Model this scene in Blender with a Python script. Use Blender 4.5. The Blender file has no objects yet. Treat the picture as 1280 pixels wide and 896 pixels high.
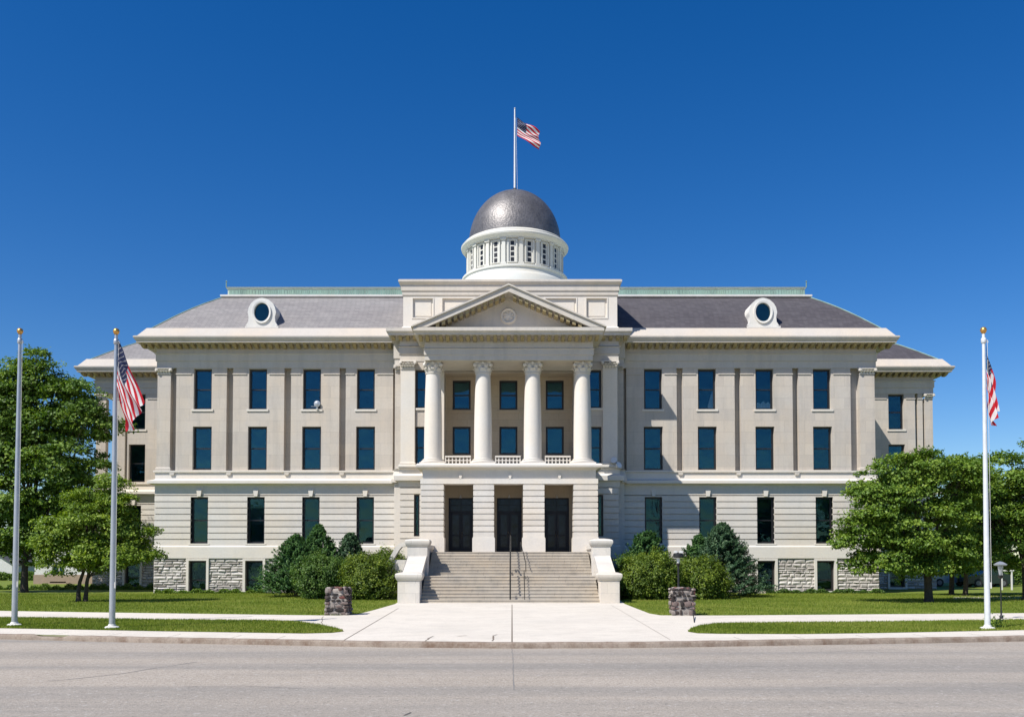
import bpy, bmesh, math, random
import numpy as np
from math import sin, cos, pi, radians
random.seed(7)
NR = np.random.RandomState(11)
SC = bpy.context.scene
COL = SC.collection

# ------------------------------------------------------------------ camera model
F, CYP, PITCH, EYE = 1150.0, 662.0, radians(2.0), 2.0
def ray(px, py):
    u, v = (px-640)/F, (CYP-py)/F
    return u, cos(PITCH)-v*sin(PITCH), sin(PITCH)+v*cos(PITCH)
def X(px, Y, py=560):
    d = ray(px, py); return d[0]*Y/d[1]
def Z(py, Y):
    d = ray(640, py); return EYE+d[2]*Y/d[1]
def G(px, py, z=0.0):
    d = ray(px, py); t = (z-EYE)/d[2]; return (d[0]*t, d[1]*t)

# ------------------------------------------------------------------ mesh helpers
ORG = {}
class MB:
    def __init__(s): s.v = []; s.f = []; s.t = []; s.m = []
    def add(s, vs, fs, tone=.5, mi=0):
        b = len(s.v); s.v += [tuple(p) for p in vs]; s.t += [tone]*len(vs)
        s.f += [tuple(b+i for i in f) for f in fs]; s.m += [mi]*len(fs)
    def box(s, x0, x1, y0, y1, z0, z1, tone=.5, mi=0):
        s.add([(x0,y0,z0),(x1,y0,z0),(x1,y1,z0),(x0,y1,z0),(x0,y0,z1),(x1,y0,z1),(x1,y1,z1),(x0,y1,z1)],
              [(0,3,2,1),(4,5,6,7),(0,1,5,4),(1,2,6,5),(2,3,7,6),(3,0,4,7)], tone, mi)
    def stack(s, x0, x1, y0, y1, prof, k=(1,1,1,1), cap=True, tone=.5, mi=0):
        vs = []; fs = []
        for d, z in prof:
            vs += [(x0-d*k[0], y0-d*k[2], z), (x1+d*k[1], y0-d*k[2], z), (x1+d*k[1], y1+d*k[3], z), (x0-d*k[0], y1+d*k[3], z)]
        for i in range(len(prof)-1):
            for j in range(4):
                a = i*4+j; b = i*4+(j+1) % 4
                fs.append((a, b, b+4, a+4))
        if cap:
            fs.append((3,2,1,0)); n = (len(prof)-1)*4; fs.append((n,n+1,n+2,n+3))
        s.add(vs, fs, tone, mi)
    def lathe(s, cx, cy, prof, n=32, a0=0, a1=2*pi, tone=.5, mi=0):
        full = abs(a1-a0-2*pi) < 1e-6; m = n if full else n+1
        vs = []; fs = []
        for r, z in prof:
            for j in range(m):
                a = a0+(a1-a0)*j/n; vs.append((cx+r*cos(a), cy+r*sin(a), z))
        for i in range(len(prof)-1):
            for j in range(n):
                j2 = (j+1) % m
                fs.append((i*m+j, i*m+j2, (i+1)*m+j2, (i+1)*m+j))
        if full and prof[0][0] > 1e-4: fs.append(tuple(range(m-1, -1, -1)))
        if full and prof[-1][0] > 1e-4: fs.append(tuple((len(prof)-1)*m+j for j in range(m)))
        s.add(vs, fs, tone, mi)
    def tube(s, pts, rs, n=8, tone=.5, mi=0, cap=True):
        P = [np.array(p, float) for p in pts]
        if not hasattr(rs, '__len__'): rs = [rs]*len(P)
        vs = []; fs = []; ref = None
        for i, p in enumerate(P):
            t = P[min(i+1, len(P)-1)]-P[max(i-1, 0)]; t = t/(np.linalg.norm(t)+1e-9)
            if ref is None: ref = np.array((1.,0,0)) if abs(t[0]) < .8 else np.array((0,1.,0))
            a = np.cross(t, ref); a /= np.linalg.norm(a)+1e-9; b = np.cross(t, a); ref = -np.cross(t, a) if False else ref
            for j in range(n):
                q = p+rs[i]*(cos(2*pi*j/n)*a+sin(2*pi*j/n)*b); vs.append(tuple(q))
        for i in range(len(P)-1):
            for j in range(n):
                j2 = (j+1) % n; fs.append((i*n+j, i*n+j2, (i+1)*n+j2, (i+1)*n+j))
        if cap: fs.append(tuple(range(n-1,-1,-1))); fs.append(tuple((len(P)-1)*n+j for j in range(n)))
        s.add(vs, fs, tone, mi)
    def prism(s, pts, y0, y1, tone=.5, mi=0):            # polygon in (x,z) extruded along y
        n = len(pts)
        s.add([(x,y0,z) for x,z in pts]+[(x,y1,z) for x,z in pts],
              [tuple(range(n)), tuple(range(2*n-1, n-1, -1))]+[(i,(i+1)%n,(i+1)%n+n,i+n) for i in range(n)], tone, mi)
    def prism_x(s, pts, x0, x1, tone=.5, mi=0):          # polygon in (y,z) extruded along x
        n = len(pts)
        s.add([(x0,y,z) for y,z in pts]+[(x1,y,z) for y,z in pts],
              [tuple(range(n)), tuple(range(2*n-1, n-1, -1))]+[(i,(i+1)%n,(i+1)%n+n,i+n) for i in range(n)], tone, mi)
    def wall(s, x0, x1, z0, z1, yf, yb, holes, tone=.5): # wall with openings
        xs = sorted({x0, x1}|{h[0] for h in holes}|{h[1] for h in holes}); zs = sorted({z0, z1}|{h[2] for h in holes}|{h[3] for h in holes})
        xs = [x for x in xs if x0 <= x <= x1]; zs = [z for z in zs if z0 <= z <= z1]
        nx, nz = len(xs)-1, len(zs)-1
        def solid(i, j):
            if i < 0 or j < 0 or i >= nx or j >= nz: return False
            cx, cz = (xs[i]+xs[i+1])/2, (zs[j]+zs[j+1])/2
            return not any(h[0] < cx < h[1] and h[2] < cz < h[3] for h in holes)
        for i in range(nx):
            for j in range(nz):
                if not solid(i, j): continue
                a, b, c, d = xs[i], xs[i+1], zs[j], zs[j+1]
                s.add([(a,yf,c),(b,yf,c),(b,yf,d),(a,yf,d)], [(0,1,2,3)], tone)
                if not solid(i-1, j): s.add([(a,yf,c),(a,yf,d),(a,yb,d),(a,yb,c)], [(0,1,2,3)], tone)
                if not solid(i+1, j): s.add([(b,yf,c),(b,yb,c),(b,yb,d),(b,yf,d)], [(0,1,2,3)], tone)
                if not solid(i, j-1): s.add([(a,yf,c),(a,yb,c),(b,yb,c),(b,yf,c)], [(0,1,2,3)], tone)
                if not solid(i, j+1): s.add([(a,yf,d),(b,yf,d),(b,yb,d),(a,yb,d)], [(0,1,2,3)], tone)
    def build(s, name, mats, parent=None, smooth=None, bevel=0):
        me = bpy.data.meshes.new(name)
        o = (0,0,0)
        if parent is not None: o = ORG.get(parent.name, (0,0,0))
        v = np.array(s.v, float)-np.array(o)
        me.from_pydata(v.tolist(), [], s.f)
        if not isinstance(mats, (list, tuple)): mats = [mats]
        for m in mats: me.materials.append(m)
        if len(mats) > 1: me.polygons.foreach_set('material_index', s.m)
        at = me.attributes.new('tone', 'FLOAT', 'POINT'); at.data.foreach_set('value', s.t)
        if smooth is not None:
            me.polygons.foreach_set('use_smooth', [True]*len(me.polygons))
            me.update(); me.set_sharp_from_angle(angle=radians(smooth))
        me.update()
        ob = bpy.data.objects.new(name, me); COL.objects.link(ob)
        if parent is not None:
            ob.parent = parent; ORG[ob.name] = o
        else: ORG[ob.name] = (0,0,0)
        if bevel:
            b = ob.modifiers.new('bevel', 'BEVEL'); b.width = bevel; b.segments = 2; b.limit_method = 'ANGLE'
        return ob

def thing(name, loc, label, cat, group=None, rz=0):
    o = bpy.data.objects.new(name, None); COL.objects.link(o); o.location = loc
    o.rotation_euler = (0,0,rz); o.empty_display_size = .2
    o['label'] = label; o['category'] = cat
    if group: o['group'] = group
    ORG[o.name] = tuple(loc); return o
def tag(o, label=None, cat=None, group=None, kind=None):
    if label: o['label'] = label
    if cat: o['category'] = cat
    if group: o['group'] = group
    if kind: o['kind'] = kind
    return o
def rebase(o, loc):     # move the origin of a single-mesh thing to its base
    me = o.data; n = len(me.vertices); a = np.empty(n*3); me.vertices.foreach_get('co', a)
    a = (a.reshape(-1,3)-np.array(loc)).ravel(); me.vertices.foreach_set('co', a); o.location = loc; me.update(); return o

# ------------------------------------------------------------------ materials
def new_mat(name):
    m = bpy.data.materials.new(name); m.use_nodes = True; nt = m.node_tree
    return m, nt, nt.nodes['Principled BSDF']
def N(nt, t, **kw):
    n = nt.nodes.new(t)
    for k, v in kw.items():
        if k in n.inputs.keys(): n.inputs[k].default_value = v
        else: setattr(n, k, v)
    return n
def mixc(nt, fac, a, b, mode='MIX'):
    n = nt.nodes.new('ShaderNodeMix'); n.data_type = 'RGBA'; n.blend_type = mode; n.clamp_factor = True
    for s, v in ((0, fac), (6, a), (7, b)):
        if hasattr(v, 'is_linked') or hasattr(v, 'links'): nt.links.new(v, n.inputs[s])
        elif s == 0: n.inputs[0].default_value = v
        else: n.inputs[s].default_value = (*v, 1)
    return n.outputs[2]
def ramp(nt, src, a, b, va=0., vb=1.):
    n = nt.nodes.new('ShaderNodeMapRange'); nt.links.new(src, n.inputs[0])
    n.inputs[1].default_value = a; n.inputs[2].default_value = b; n.inputs[3].default_value = va; n.inputs[4].default_value = vb
    return n.outputs[0]
def noise(nt, vec, scale, detail=4, rough=.6, sx=(1,1,1)):
    mp = nt.nodes.new('ShaderNodeMapping'); mp.inputs['Scale'].default_value = sx; nt.links.new(vec, mp.inputs[0])
    n = N(nt, 'ShaderNodeTexNoise', Scale=scale, Detail=detail, Roughness=rough); nt.links.new(mp.outputs[0], n.inputs[0])
    return n.outputs[0]
def simple(name, col, rough=.6, metal=0, var=.15, scale=6, bump=0., spec=None):
    m, nt, p = new_mat(name)
    tc = nt.nodes.new('ShaderNodeTexCoord').outputs['Object']
    n = noise(nt, tc, scale)
    c = mixc(nt, ramp(nt, n, .3, .7), tuple(x*(1-var) for x in col), tuple(min(1, x*(1+var)) for x in col))
    nt.links.new(c, p.inputs['Base Color']); p.inputs['Roughness'].default_value = rough; p.inputs['Metallic'].default_value = metal
    if spec is not None: p.inputs['Specular IOR Level'].default_value = spec
    if bump:
        b = N(nt, 'ShaderNodeBump', Strength=bump, Distance=.02); nt.links.new(n, b.inputs['Height']); nt.links.new(b.outputs[0], p.inputs['Normal'])
    return m
def stone(name, col, joints=True, jw=1.25, jh=.37, stain=.5, tonev=0., bump=.35, jdark=.78):
    m, nt, p = new_mat(name); L = nt.links.new
    tc = nt.nodes.new('ShaderNodeTexCoord').outputs['Object']
    big = noise(nt, tc, .35, 5); fine = noise(nt, tc, 9, 6, .7); streak = noise(nt, tc, 1.6, 5, .65, (1,1,.12)); mid = noise(nt, tc, 2.2, 5)
    dk = tuple(x*(1-.30*stain) for x in col); warm = (col[0]*1.06, col[1]*1.0, col[2]*.92)
    c = mixc(nt, ramp(nt, big, .35, .65), col, warm)
    c = mixc(nt, ramp(nt, streak, .48, .75, 0, .85*stain), c, dk)
    c = mixc(nt, ramp(nt, mid, .5, .8, 0, .5*stain), c, tuple(x*.8 for x in col))
    c = mixc(nt, ramp(nt, fine, .2, .8), mixc(nt, 1., c, (.88,.88,.88), 'MULTIPLY'), c)
    hgt = fine
    if joints:
        sp = nt.nodes.new('ShaderNodeSeparateXYZ'); L(tc, sp.inputs[0])
        ad = N(nt, 'ShaderNodeMath', operation='ADD'); L(sp.outputs[0], ad.inputs[0]); L(sp.outputs[1], ad.inputs[1])
        cb = nt.nodes.new('ShaderNodeCombineXYZ'); L(ad.outputs[0], cb.inputs[0]); L(sp.outputs[2], cb.inputs[1])
        br = nt.nodes.new('ShaderNodeTexBrick'); L(cb.outputs[0], br.inputs[0])
        br.inputs['Scale'].default_value = 1.; br.inputs['Brick Width'].default_value = jw; br.inputs['Row Height'].default_value = jh
        br.inputs['Mortar Size'].default_value = .012; br.inputs['Mortar Smooth'].default_value = .4
        br.inputs['Color1'].default_value = (1,1,1,1); br.inputs['Color2'].default_value = (.90,.90,.91,1); br.inputs['Mortar'].default_value = (jdark,jdark,jdark,1)
        c = mixc(nt, 1., c, br.outputs[0], 'MULTIPLY')
    if tonev:
        at = N(nt, 'ShaderNodeAttribute', attribute_name='tone')
        g = N(nt, 'ShaderNodeMath', operation='MULTIPLY_ADD'); L(at.outputs['Fac'], g.inputs[0]); g.inputs[1].default_value = 2*tonev; g.inputs[2].default_value = 1-tonev
        cc = nt.nodes.new('ShaderNodeCombineXYZ')
        for i in range(3): L(g.outputs[0], cc.inputs[i])
        c = mixc(nt, 1., c, cc.outputs[0], 'MULTIPLY')
    L(c, p.inputs['Base Color']); p.inputs['Roughness'].default_value = .85; p.inputs['Specular IOR Level'].default_value = .25
    b = N(nt, 'ShaderNodeBump', Strength=bump, Distance=.02); L(hgt, b.inputs['Height']); L(b.outputs[0], p.inputs['Normal'])
    return m
def toned(name, stops, rough=.7, trans=0., spec=.3, scale=0):
    """colour picked by the per-vertex 'tone' value through a colour ramp"""
    m, nt, p = new_mat(name); L = nt.links.new
    at = N(nt, 'ShaderNodeAttribute', attribute_name='tone')
    cr = nt.nodes.new('ShaderNodeValToRGB'); L(at.outputs['Fac'], cr.inputs[0])
    e = cr.color_ramp.elements
    for i, (pos, c) in enumerate(stops):
        el = e[i] if i < 2 else e.new(pos)
        el.position = pos; el.color = (*c, 1)
    c = cr.outputs[0]
    if scale:
        tc = nt.nodes.new('ShaderNodeTexCoord').outputs['Object']; n = noise(nt, tc, scale, 5, .7)
        c = mixc(nt, ramp(nt, n, .25, .75), mixc(nt, 1., c, (.6,.6,.6), 'MULTIPLY'), c)
    L(c, p.inputs['Base Color']); p.inputs['Roughness'].default_value = rough; p.inputs['Specular IOR Level'].default_value = spec
    if trans:
        tr = nt.nodes.new('ShaderNodeBsdfTranslucent'); hs = N(nt, 'ShaderNodeHueSaturation', Saturation=1.1, Value=1.3); L(c, hs.inputs['Color']); L(hs.outputs[0], tr.inputs[0])
        mx = nt.nodes.new('ShaderNodeMixShader'); mx.inputs[0].default_value = trans
        L(p.outputs[0], mx.inputs[1]); L(tr.outputs[0], mx.inputs[2]); L(mx.outputs[0], nt.nodes['Material Output'].inputs[0])
    return m
M = {}
LS = (.54,.498,.445)
M['stone'] = stone('limestone_ashlar', LS, True, 1.3, .74, .8)
M['stone_plain'] = stone('limestone_trim', (.55,.52,.475), False, stain=.8)
M['stone_clean'] = stone('limestone_cleaned', (.66,.63,.58), False, stain=.4)
M['stone_block'] = stone('jointed_cleaned_limestone', (.64,.61,.56), True, 1.1, .48, .7)
M['stone_rust'] = stone('limestone_banded', (.63,.60,.555), False, stain=.55, tonev=.09)
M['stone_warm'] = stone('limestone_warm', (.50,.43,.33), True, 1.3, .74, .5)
M['gutter'] = stone('gutter_stone', (.50,.465,.42), False, stain=.5)
M['modillion'] = stone('limestone_lichen', (.36,.30,.17), False, stain=1.)  # brownish tan stone for the modillion blocks
M['copper'] = stone('verdigris_copper', (.25,.38,.33), False, stain=1.3)
M['copper_pale'] = stone('pale_copper', (.52,.60,.55), False, stain=.6)
M['white'] = stone('weathered_white_paint', (.66,.665,.65), False, stain=.7, bump=.15)
M['drum'] = stone('painted_drum', (.60,.61,.58), False, stain=.35, bump=.1)
M['rock'] = toned('rock_faced_limestone', [(0,(.26,.23,.20)),(1,(.74,.70,.65)),(.35,(.50,.46,.42)),(.7,(.64,.60,.55))], .9, scale=6)
M['mortar'] = simple('mortar', (.26,.235,.21), .95, scale=20)
M['rubble'] = toned('rubble_stones', [(0,(.018,.016,.016)),(1,(.40,.35,.31)),(.3,(.07,.055,.05)),(.5,(.16,.06,.05)),(.75,(.20,.17,.155))], .85, scale=14)
M['frame'] = simple('dark_window_frame', (.012,.012,.014), .4, var=.1)
M['door'] = simple('dark_blue_door_paint', (.010,.013,.024), .4, var=.3, spec=.3)
M['metal_black'] = simple('black_iron', (.012,.012,.012), .45, var=.2)
M['alu'] = simple('brushed_aluminium_pole', (.42,.44,.46), .38, .55, var=.08, scale=3)
M['alu_white'] = simple('white_pole_paint', (.62,.64,.65), .4, .15, var=.08)
M['gold'] = simple('gilt_ball', (.62,.33,.09), .35, .8, var=.15)
M['wood'] = simple('weathered_board', (.2,.15,.11), .9)
M['bark'] = simple('tree_bark', (.055,.042,.033), .95, var=.4, scale=9, bump=.6)
M['curtain'] = simple('white_curtain', (.75,.75,.72), .9, var=.08, scale=20)
M['clouded'] = simple('frosted_lantern_glass', (.62,.62,.60), .35, var=.1)
M['siding'] = simple('pale_siding', (.55,.55,.53), .8, var=.1)
M['brick'] = stone('old_brick', (.36,.28,.22), True, .22, .075, .6)
M['roof_dark'] = simple('dark_shingle', (.08,.08,.085), .9, var=.3)
M['tyre'] = simple('tyre_rubber', (.012,.012,.012), .85)
M['car_pale'] = simple('pale_blue_car_paint', (.20,.28,.33), .25, .2, var=.04)
M['car_dark'] = simple('dark_green_car_paint', (.02,.035,.03), .25, .2, var=.04)
M['rim'] = simple('dull_rim', (.16,.16,.165), .5, .4)
M['chrome'] = simple('chrome', (.6,.6,.6), .2, 1., var=.04)

def glass_mat(name, refl, fac, base=(.01,.02,.03)):
    m, nt, p = new_mat(name); L = nt.links.new
    tc = nt.nodes.new('ShaderNodeTexCoord').outputs['Object']
    n = noise(nt, tc, .8, 2)
    b = N(nt, 'ShaderNodeBump', Strength=.25, Distance=.08); L(n, b.inputs['Height'])
    g = nt.nodes.new('ShaderNodeBsdfGlossy'); g.inputs['Color'].default_value = (*refl, 1); g.inputs['Roughness'].default_value = .03
    L(b.outputs[0], g.inputs['Normal'])
    t = nt.nodes.new('ShaderNodeBsdfTransparent'); t.inputs[0].default_value = (.75,.82,.85,1)
    lw = nt.nodes.new('ShaderNodeFresnel'); lw.inputs[0].default_value = 1.5
    f = N(nt, 'ShaderNodeMath', operation='ADD'); L(lw.outputs[0], f.inputs[0]); f.inputs[1].default_value = fac; f.use_clamp = True
    mx = nt.nodes.new('ShaderNodeMixShader'); L(f.outputs[0], mx.inputs[0]); L(t.outputs[0], mx.inputs[1]); L(g.outputs[0], mx.inputs[2])
    L(mx.outputs[0], nt.nodes['Material Output'].inputs[0]); return m
M['glass'] = glass_mat('tinted_window_glass', (.25,.60,.70), .055)
M['glass_low'] = glass_mat('greenish_window_glass', (.28,.55,.55), .02)
M['glass_door'] = simple('near_black_door_glass', (.010,.020,.042), .15, var=.8, scale=2.5, spec=.25)
M['blind_blue'] = toned('dark_blue_blind', [(0,(.010,.045,.070)),(1,(.028,.140,.170)),(.5,(.016,.085,.115))], .9, scale=.9)  # backing colour standing in for the unlit room behind upper windows
M['blind_teal'] = toned('dark_teal_blind', [(0,(.008,.030,.034)),(1,(.022,.085,.090)),(.5,(.013,.055,.060))], .9, scale=.9)  # same for lower windows: darkness of the room put into the colour
M['blind_mid'] = simple('blue_grey_roller_blind', (.05,.085,.10), .9, var=.2, scale=1.2)
M['blind_pale'] = simple('grey_roller_blind', (.10,.13,.11), .9, var=.2, scale=1.2)

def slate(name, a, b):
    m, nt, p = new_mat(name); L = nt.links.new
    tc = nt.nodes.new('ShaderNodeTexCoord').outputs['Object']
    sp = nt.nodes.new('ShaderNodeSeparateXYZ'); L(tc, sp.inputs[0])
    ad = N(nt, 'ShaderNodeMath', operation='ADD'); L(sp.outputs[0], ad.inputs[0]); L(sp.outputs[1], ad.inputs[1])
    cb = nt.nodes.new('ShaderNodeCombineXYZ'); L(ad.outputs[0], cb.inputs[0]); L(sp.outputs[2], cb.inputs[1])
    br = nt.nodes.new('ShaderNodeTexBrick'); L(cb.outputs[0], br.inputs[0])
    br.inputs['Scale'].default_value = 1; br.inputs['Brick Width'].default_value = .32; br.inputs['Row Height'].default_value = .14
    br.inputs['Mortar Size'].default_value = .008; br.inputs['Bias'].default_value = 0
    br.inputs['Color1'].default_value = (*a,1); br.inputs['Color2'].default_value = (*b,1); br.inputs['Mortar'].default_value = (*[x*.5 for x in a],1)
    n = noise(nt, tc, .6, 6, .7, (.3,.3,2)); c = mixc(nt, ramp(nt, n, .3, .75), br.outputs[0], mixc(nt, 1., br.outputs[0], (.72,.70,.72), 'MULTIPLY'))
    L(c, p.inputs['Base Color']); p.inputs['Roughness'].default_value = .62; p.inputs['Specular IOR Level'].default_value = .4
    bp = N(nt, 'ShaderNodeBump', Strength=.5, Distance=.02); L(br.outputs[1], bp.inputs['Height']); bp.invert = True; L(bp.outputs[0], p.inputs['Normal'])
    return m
M['slate_grey'] = slate('weathered_grey_slate', (.235,.225,.22), (.285,.27,.26))  # left roofs: sunlit brightness put into the slate colour
M['slate_plum'] = slate('dark_plum_slate', (.072,.066,.072), (.098,.090,.097))  # right roofs: same slate, shade put into the colour

def dome_mat():
    m, nt, p = new_mat('tarnished_lead_dome'); L = nt.links.new
    tc = nt.nodes.new('ShaderNodeTexCoord').outputs['Object']
    vo = N(nt, 'ShaderNodeTexVoronoi', Scale=7.5); L(tc, vo.inputs[0]); n = noise(nt, tc, 1.2, 6, .7); n2 = noise(nt, tc, 7, 4)
    c = mixc(nt, ramp(nt, n, .3, .7), (.11,.105,.105), (.20,.19,.19)); c = mixc(nt, ramp(nt, n2, .5, .8, 0, .6), c, (.05,.05,.052))
    L(c, p.inputs['Base Color']); p.inputs['Metallic'].default_value = .55; p.inputs['Roughness'].default_value = .50
    b = N(nt, 'ShaderNodeBump', Strength=.24, Distance=.05); L(vo.outputs[0], b.inputs['Height']); L(b.outputs[0], p.inputs['Normal']); return m
M['dome'] = dome_mat()
def grass_extra(nt, tc, c):
    s = noise(nt, tc, 1.7, 6, .7); c = mixc(nt, ramp(nt, s, .52, .75, 0, .55), c, (.24,.235,.07))
    s = noise(nt, tc, .9, 4, .7, (1,1,1)); return mixc(nt, ramp(nt, s, .48, .32, 0, .5), c, (.07,.125,.018))
def ground_mat(name, a, b, patch, grain, bump=.3, rough=.9, extra=None, g0=.74, g1=1.12):
    m, nt, p = new_mat(name); L = nt.links.new
    tc = nt.nodes.new('ShaderNodeTexCoord').outputs['Object']
    n1 = noise(nt, tc, patch, 6, .65); n2 = noise(nt, tc, grain, 3, .8)
    c = mixc(nt, ramp(nt, n1, .3, .7), a, b)
    c = mixc(nt, ramp(nt, n2, .3, .7), mixc(nt, 1., c, (g0,g0,g0), 'MULTIPLY'), mixc(nt, 1., c, (g1,g1,g1), 'MULTIPLY'))
    if extra: c = extra(nt, tc, c)
    L(c, p.inputs['Base Color']); p.inputs['Roughness'].default_value = rough; p.inputs['Specular IOR Level'].default_value = .2
    bb = N(nt, 'ShaderNodeBump', Strength=bump, Distance=.02); L(n2, bb.inputs['Height']); L(bb.outputs[0], p.inputs['Normal']); return m
def road_extra(nt, tc, c):
    w = noise(nt, tc, .5, 5, .6, (.05,1,1))
    c = mixc(nt, ramp(nt, w, .42, .62, 0, .8), c, (.235,.22,.20))
    s = noise(nt, tc, 11, 4, .75); c = mixc(nt, ramp(nt, s, .58, .68, 0, .6), c, (.50,.48,.45))
    return mixc(nt, ramp(nt, s, .42, .32, 0, .6), c, (.10,.095,.09))
M['asphalt'] = ground_mat('bleached_asphalt', (.345,.302,.252), (.40,.352,.298), .35, 24, .9, .9, road_extra, .60, 1.3)
def conc_extra(nt, tc, c):
    s = noise(nt, tc, 1.3, 6, .7); c = mixc(nt, ramp(nt, s, .5, .75, 0, .6), c, (.43,.40,.35)); s = noise(nt, tc, .25, 4, .6); return mixc(nt, ramp(nt, s, .5, .7, 0, .4), c, (.48,.45,.40))
M['concrete'] = ground_mat('pale_concrete', (.60,.55,.475), (.67,.62,.54), .4, 35, .15, .9, conc_extra)
M['step'] = stone('worn_stone_steps', (.46,.42,.36), True, 1.9, 5., 1., jdark=.6)
def kerb_extra(nt, tc, c):
    s = noise(nt, tc, 2.5, 5, .7); return mixc(nt, ramp(nt, s, .45, .7, 0, .8), c, (.12,.07,.045))
M['kerb'] = ground_mat('stained_kerb', (.24,.195,.155), (.33,.275,.225), 1.2, 25, .5, .9, kerb_extra)
M['grassland'] = ground_mat('mown_grass', (.115,.16,.018), (.175,.215,.030), .45, 18, .6, .9, grass_extra)
M['soil'] = simple('dark_soil', (.05,.038,.028), .95, var=.4, scale=6)
M['joint'] = simple('dark_joint', (.16,.13,.10), .9)
M['blade'] = toned('grass_blades', [(0,(.075,.12,.012)),(1,(.34,.34,.08)),(.5,(.165,.225,.022))], .7, .35)
LEAFS = {
 'dark': [(0,(.030,.072,.012)),(1,(.25,.34,.05)),(.5,(.105,.19,.026))],
 'mid':  [(0,(.035,.085,.012)),(1,(.27,.35,.05)),(.5,(.125,.215,.026))],
 'light':[(0,(.045,.10,.012)),(1,(.32,.40,.05)),(.5,(.17,.26,.03))],
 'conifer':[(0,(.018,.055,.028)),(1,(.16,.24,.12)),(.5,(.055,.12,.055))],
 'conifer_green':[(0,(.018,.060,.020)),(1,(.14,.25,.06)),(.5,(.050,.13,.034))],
 'olive':[(0,(.028,.060,.008)),(1,(.26,.31,.03)),(.5,(.105,.165,.018))],
 'shrub':[(0,(.024,.06,.012)),(1,(.18,.27,.05)),(.5,(.07,.14,.024))],
}
for k, st in LEAFS.items(): M['leaf_'+k] = toned('foliage_'+k, st, .55, .28, .35)

# ------------------------------------------------------------------ world, sun, camera
w = bpy.data.worlds.new('World'); SC.world = w; w.use_nodes = True
nt = w.node_tree; bg = nt.nodes['Background']
sky = nt.nodes.new('ShaderNodeTexSky'); sky.sky_type = 'NISHITA'; sky.sun_disc = False
SUN_EL, SUN_AZ = radians(50), radians(49)
sky.sun_elevation = SUN_EL; sky.sun_rotation = math.atan2(-sin(SUN_AZ), -cos(SUN_AZ)) % (2*pi)
sky.altitude = 300; sky.air_density = 1.0; sky.dust_density = .25; sky.ozone_density = 4.0
hs = N(nt, 'ShaderNodeHueSaturation', Hue=.51, Saturation=1.37, Value=1.05)
nt.links.new(sky.outputs[0], hs.inputs['Color']); nt.links.new(hs.outputs[0], bg.inputs[0]); bg.inputs[1].default_value = .085
sl = bpy.data.lights.new('sun', 'SUN'); sl.energy = 5.0; sl.angle = radians(.5); sl.color = (1,.955,.885)
so = bpy.data.objects.new('sun', sl); COL.objects.link(so)
from mathutils import Vector
Sd = Vector((-sin(SUN_AZ)*cos(SUN_EL), -cos(SUN_AZ)*cos(SUN_EL), sin(SUN_EL)))
so.rotation_euler = Sd.to_track_quat('Z', 'Y').to_euler(); so.location = (-40,-30,60)
cam = bpy.data.cameras.new('camera'); co = bpy.data.objects.new('camera', cam); COL.objects.link(co)
cam.sensor_width = 36; cam.lens = F/1280*36; cam.shift_y = (CYP-448)/1280; cam.clip_end = 6000; cam.clip_start = .1
co.location = (0,0,EYE); co.rotation_euler = (radians(90)+PITCH, 0, 0); SC.camera = co
SC.view_settings.view_transform = 'Standard'; SC.view_settings.look = 'None'; SC.view_settings.gamma = 1; SC.view_settings.exposure = 0.42
SC.cycles.max_bounces = 6; SC.cycles.transparent_max_bounces = 12

# ------------------------------------------------------------------ the ground
kpx = [(-420,783),(-200,787.5),(0,792),(100,794.5),(200,796.5),(340,799),(480,801.5),(640,803),(800,802.3),(900,800.8),(1040,798.5),(1160,796.8),(1280,794.5),(1480,789.5),(1700,785)]
kern = [G(a, b) for a, b in kpx]
K = [(-1500., kern[0][1]+3)]+[(-120., kern[0][1]+2.)]+kern+[(120., kern[-1][1]+2.)]+[(1500., kern[-1][1]+3)]
def kerb_y(x):
    for a, b in zip(K, K[1:]):
        if a[0] <= x <= b[0]: return a[1]+(b[1]-a[1])*(x-a[0])/(b[0]-a[0])
    return K[0][1]
def fine_k(x0, x1, st=.5): 
    n = int((x1-x0)/st); return [(x0+(x1-x0)*i/n, kerb_y(x0+(x1-x0)*i/n)) for i in range(n+1)]
KK = [K[0], K[1]]+fine_k(-60, 60, .6)+[K[-2], K[-1]]
mb = MB()
for a, b in zip(KK, KK[1:]): mb.add([(a[0],a[1]+.0,0),(b[0],b[1]+.0,0),(b[0],1600,0),(a[0],1600,0)], [(0,1,2,3)])
tag(mb.build('ground', M['grassland']), kind='structure')
mb = MB()
for a, b in zip(KK, KK[1:]): mb.add([(a[0],-400,-.13),(b[0],-400,-.13),(b[0],b[1]-.1,-.13),(a[0],a[1]-.1,-.13)], [(0,1,2,3)])
tag(mb.build('road', M['asphalt']), kind='structure')
mb = MB(); r2 = random.Random(3)
pts = fine_k(-60, 60, .3)
prev = None
prof = [(-.14,-.20),(-.14,-.03),(-.11,.003),(-.08,.013),(.10,.012),(.10,-.2)]
vs = []; fs = []
for i, (x, y) in enumerate(pts):
    j = 1 if abs(x) < 9 else 1.6
    wob = r2.uniform(-.012,.012)*j; wz = r2.uniform(-.006,.004)*j
    if abs(x+19.6*0+12.7) < .5: wob += .05; wz -= .05
    for d, z in prof: vs.append((x, y+d+(wob if d < 0 else 0), z+(wz if z > -.1 else 0)))
n = len(prof)
for i in range(len(pts)-1):
    for j in range(n-1): fs.append((i*n+j, (i+1)*n+j, (i+1)*n+j+1, i*n+j+1))
mb.add(vs, fs); tag(mb.build('kerb', M['kerb'], smooth=50), kind='structure')

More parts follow.
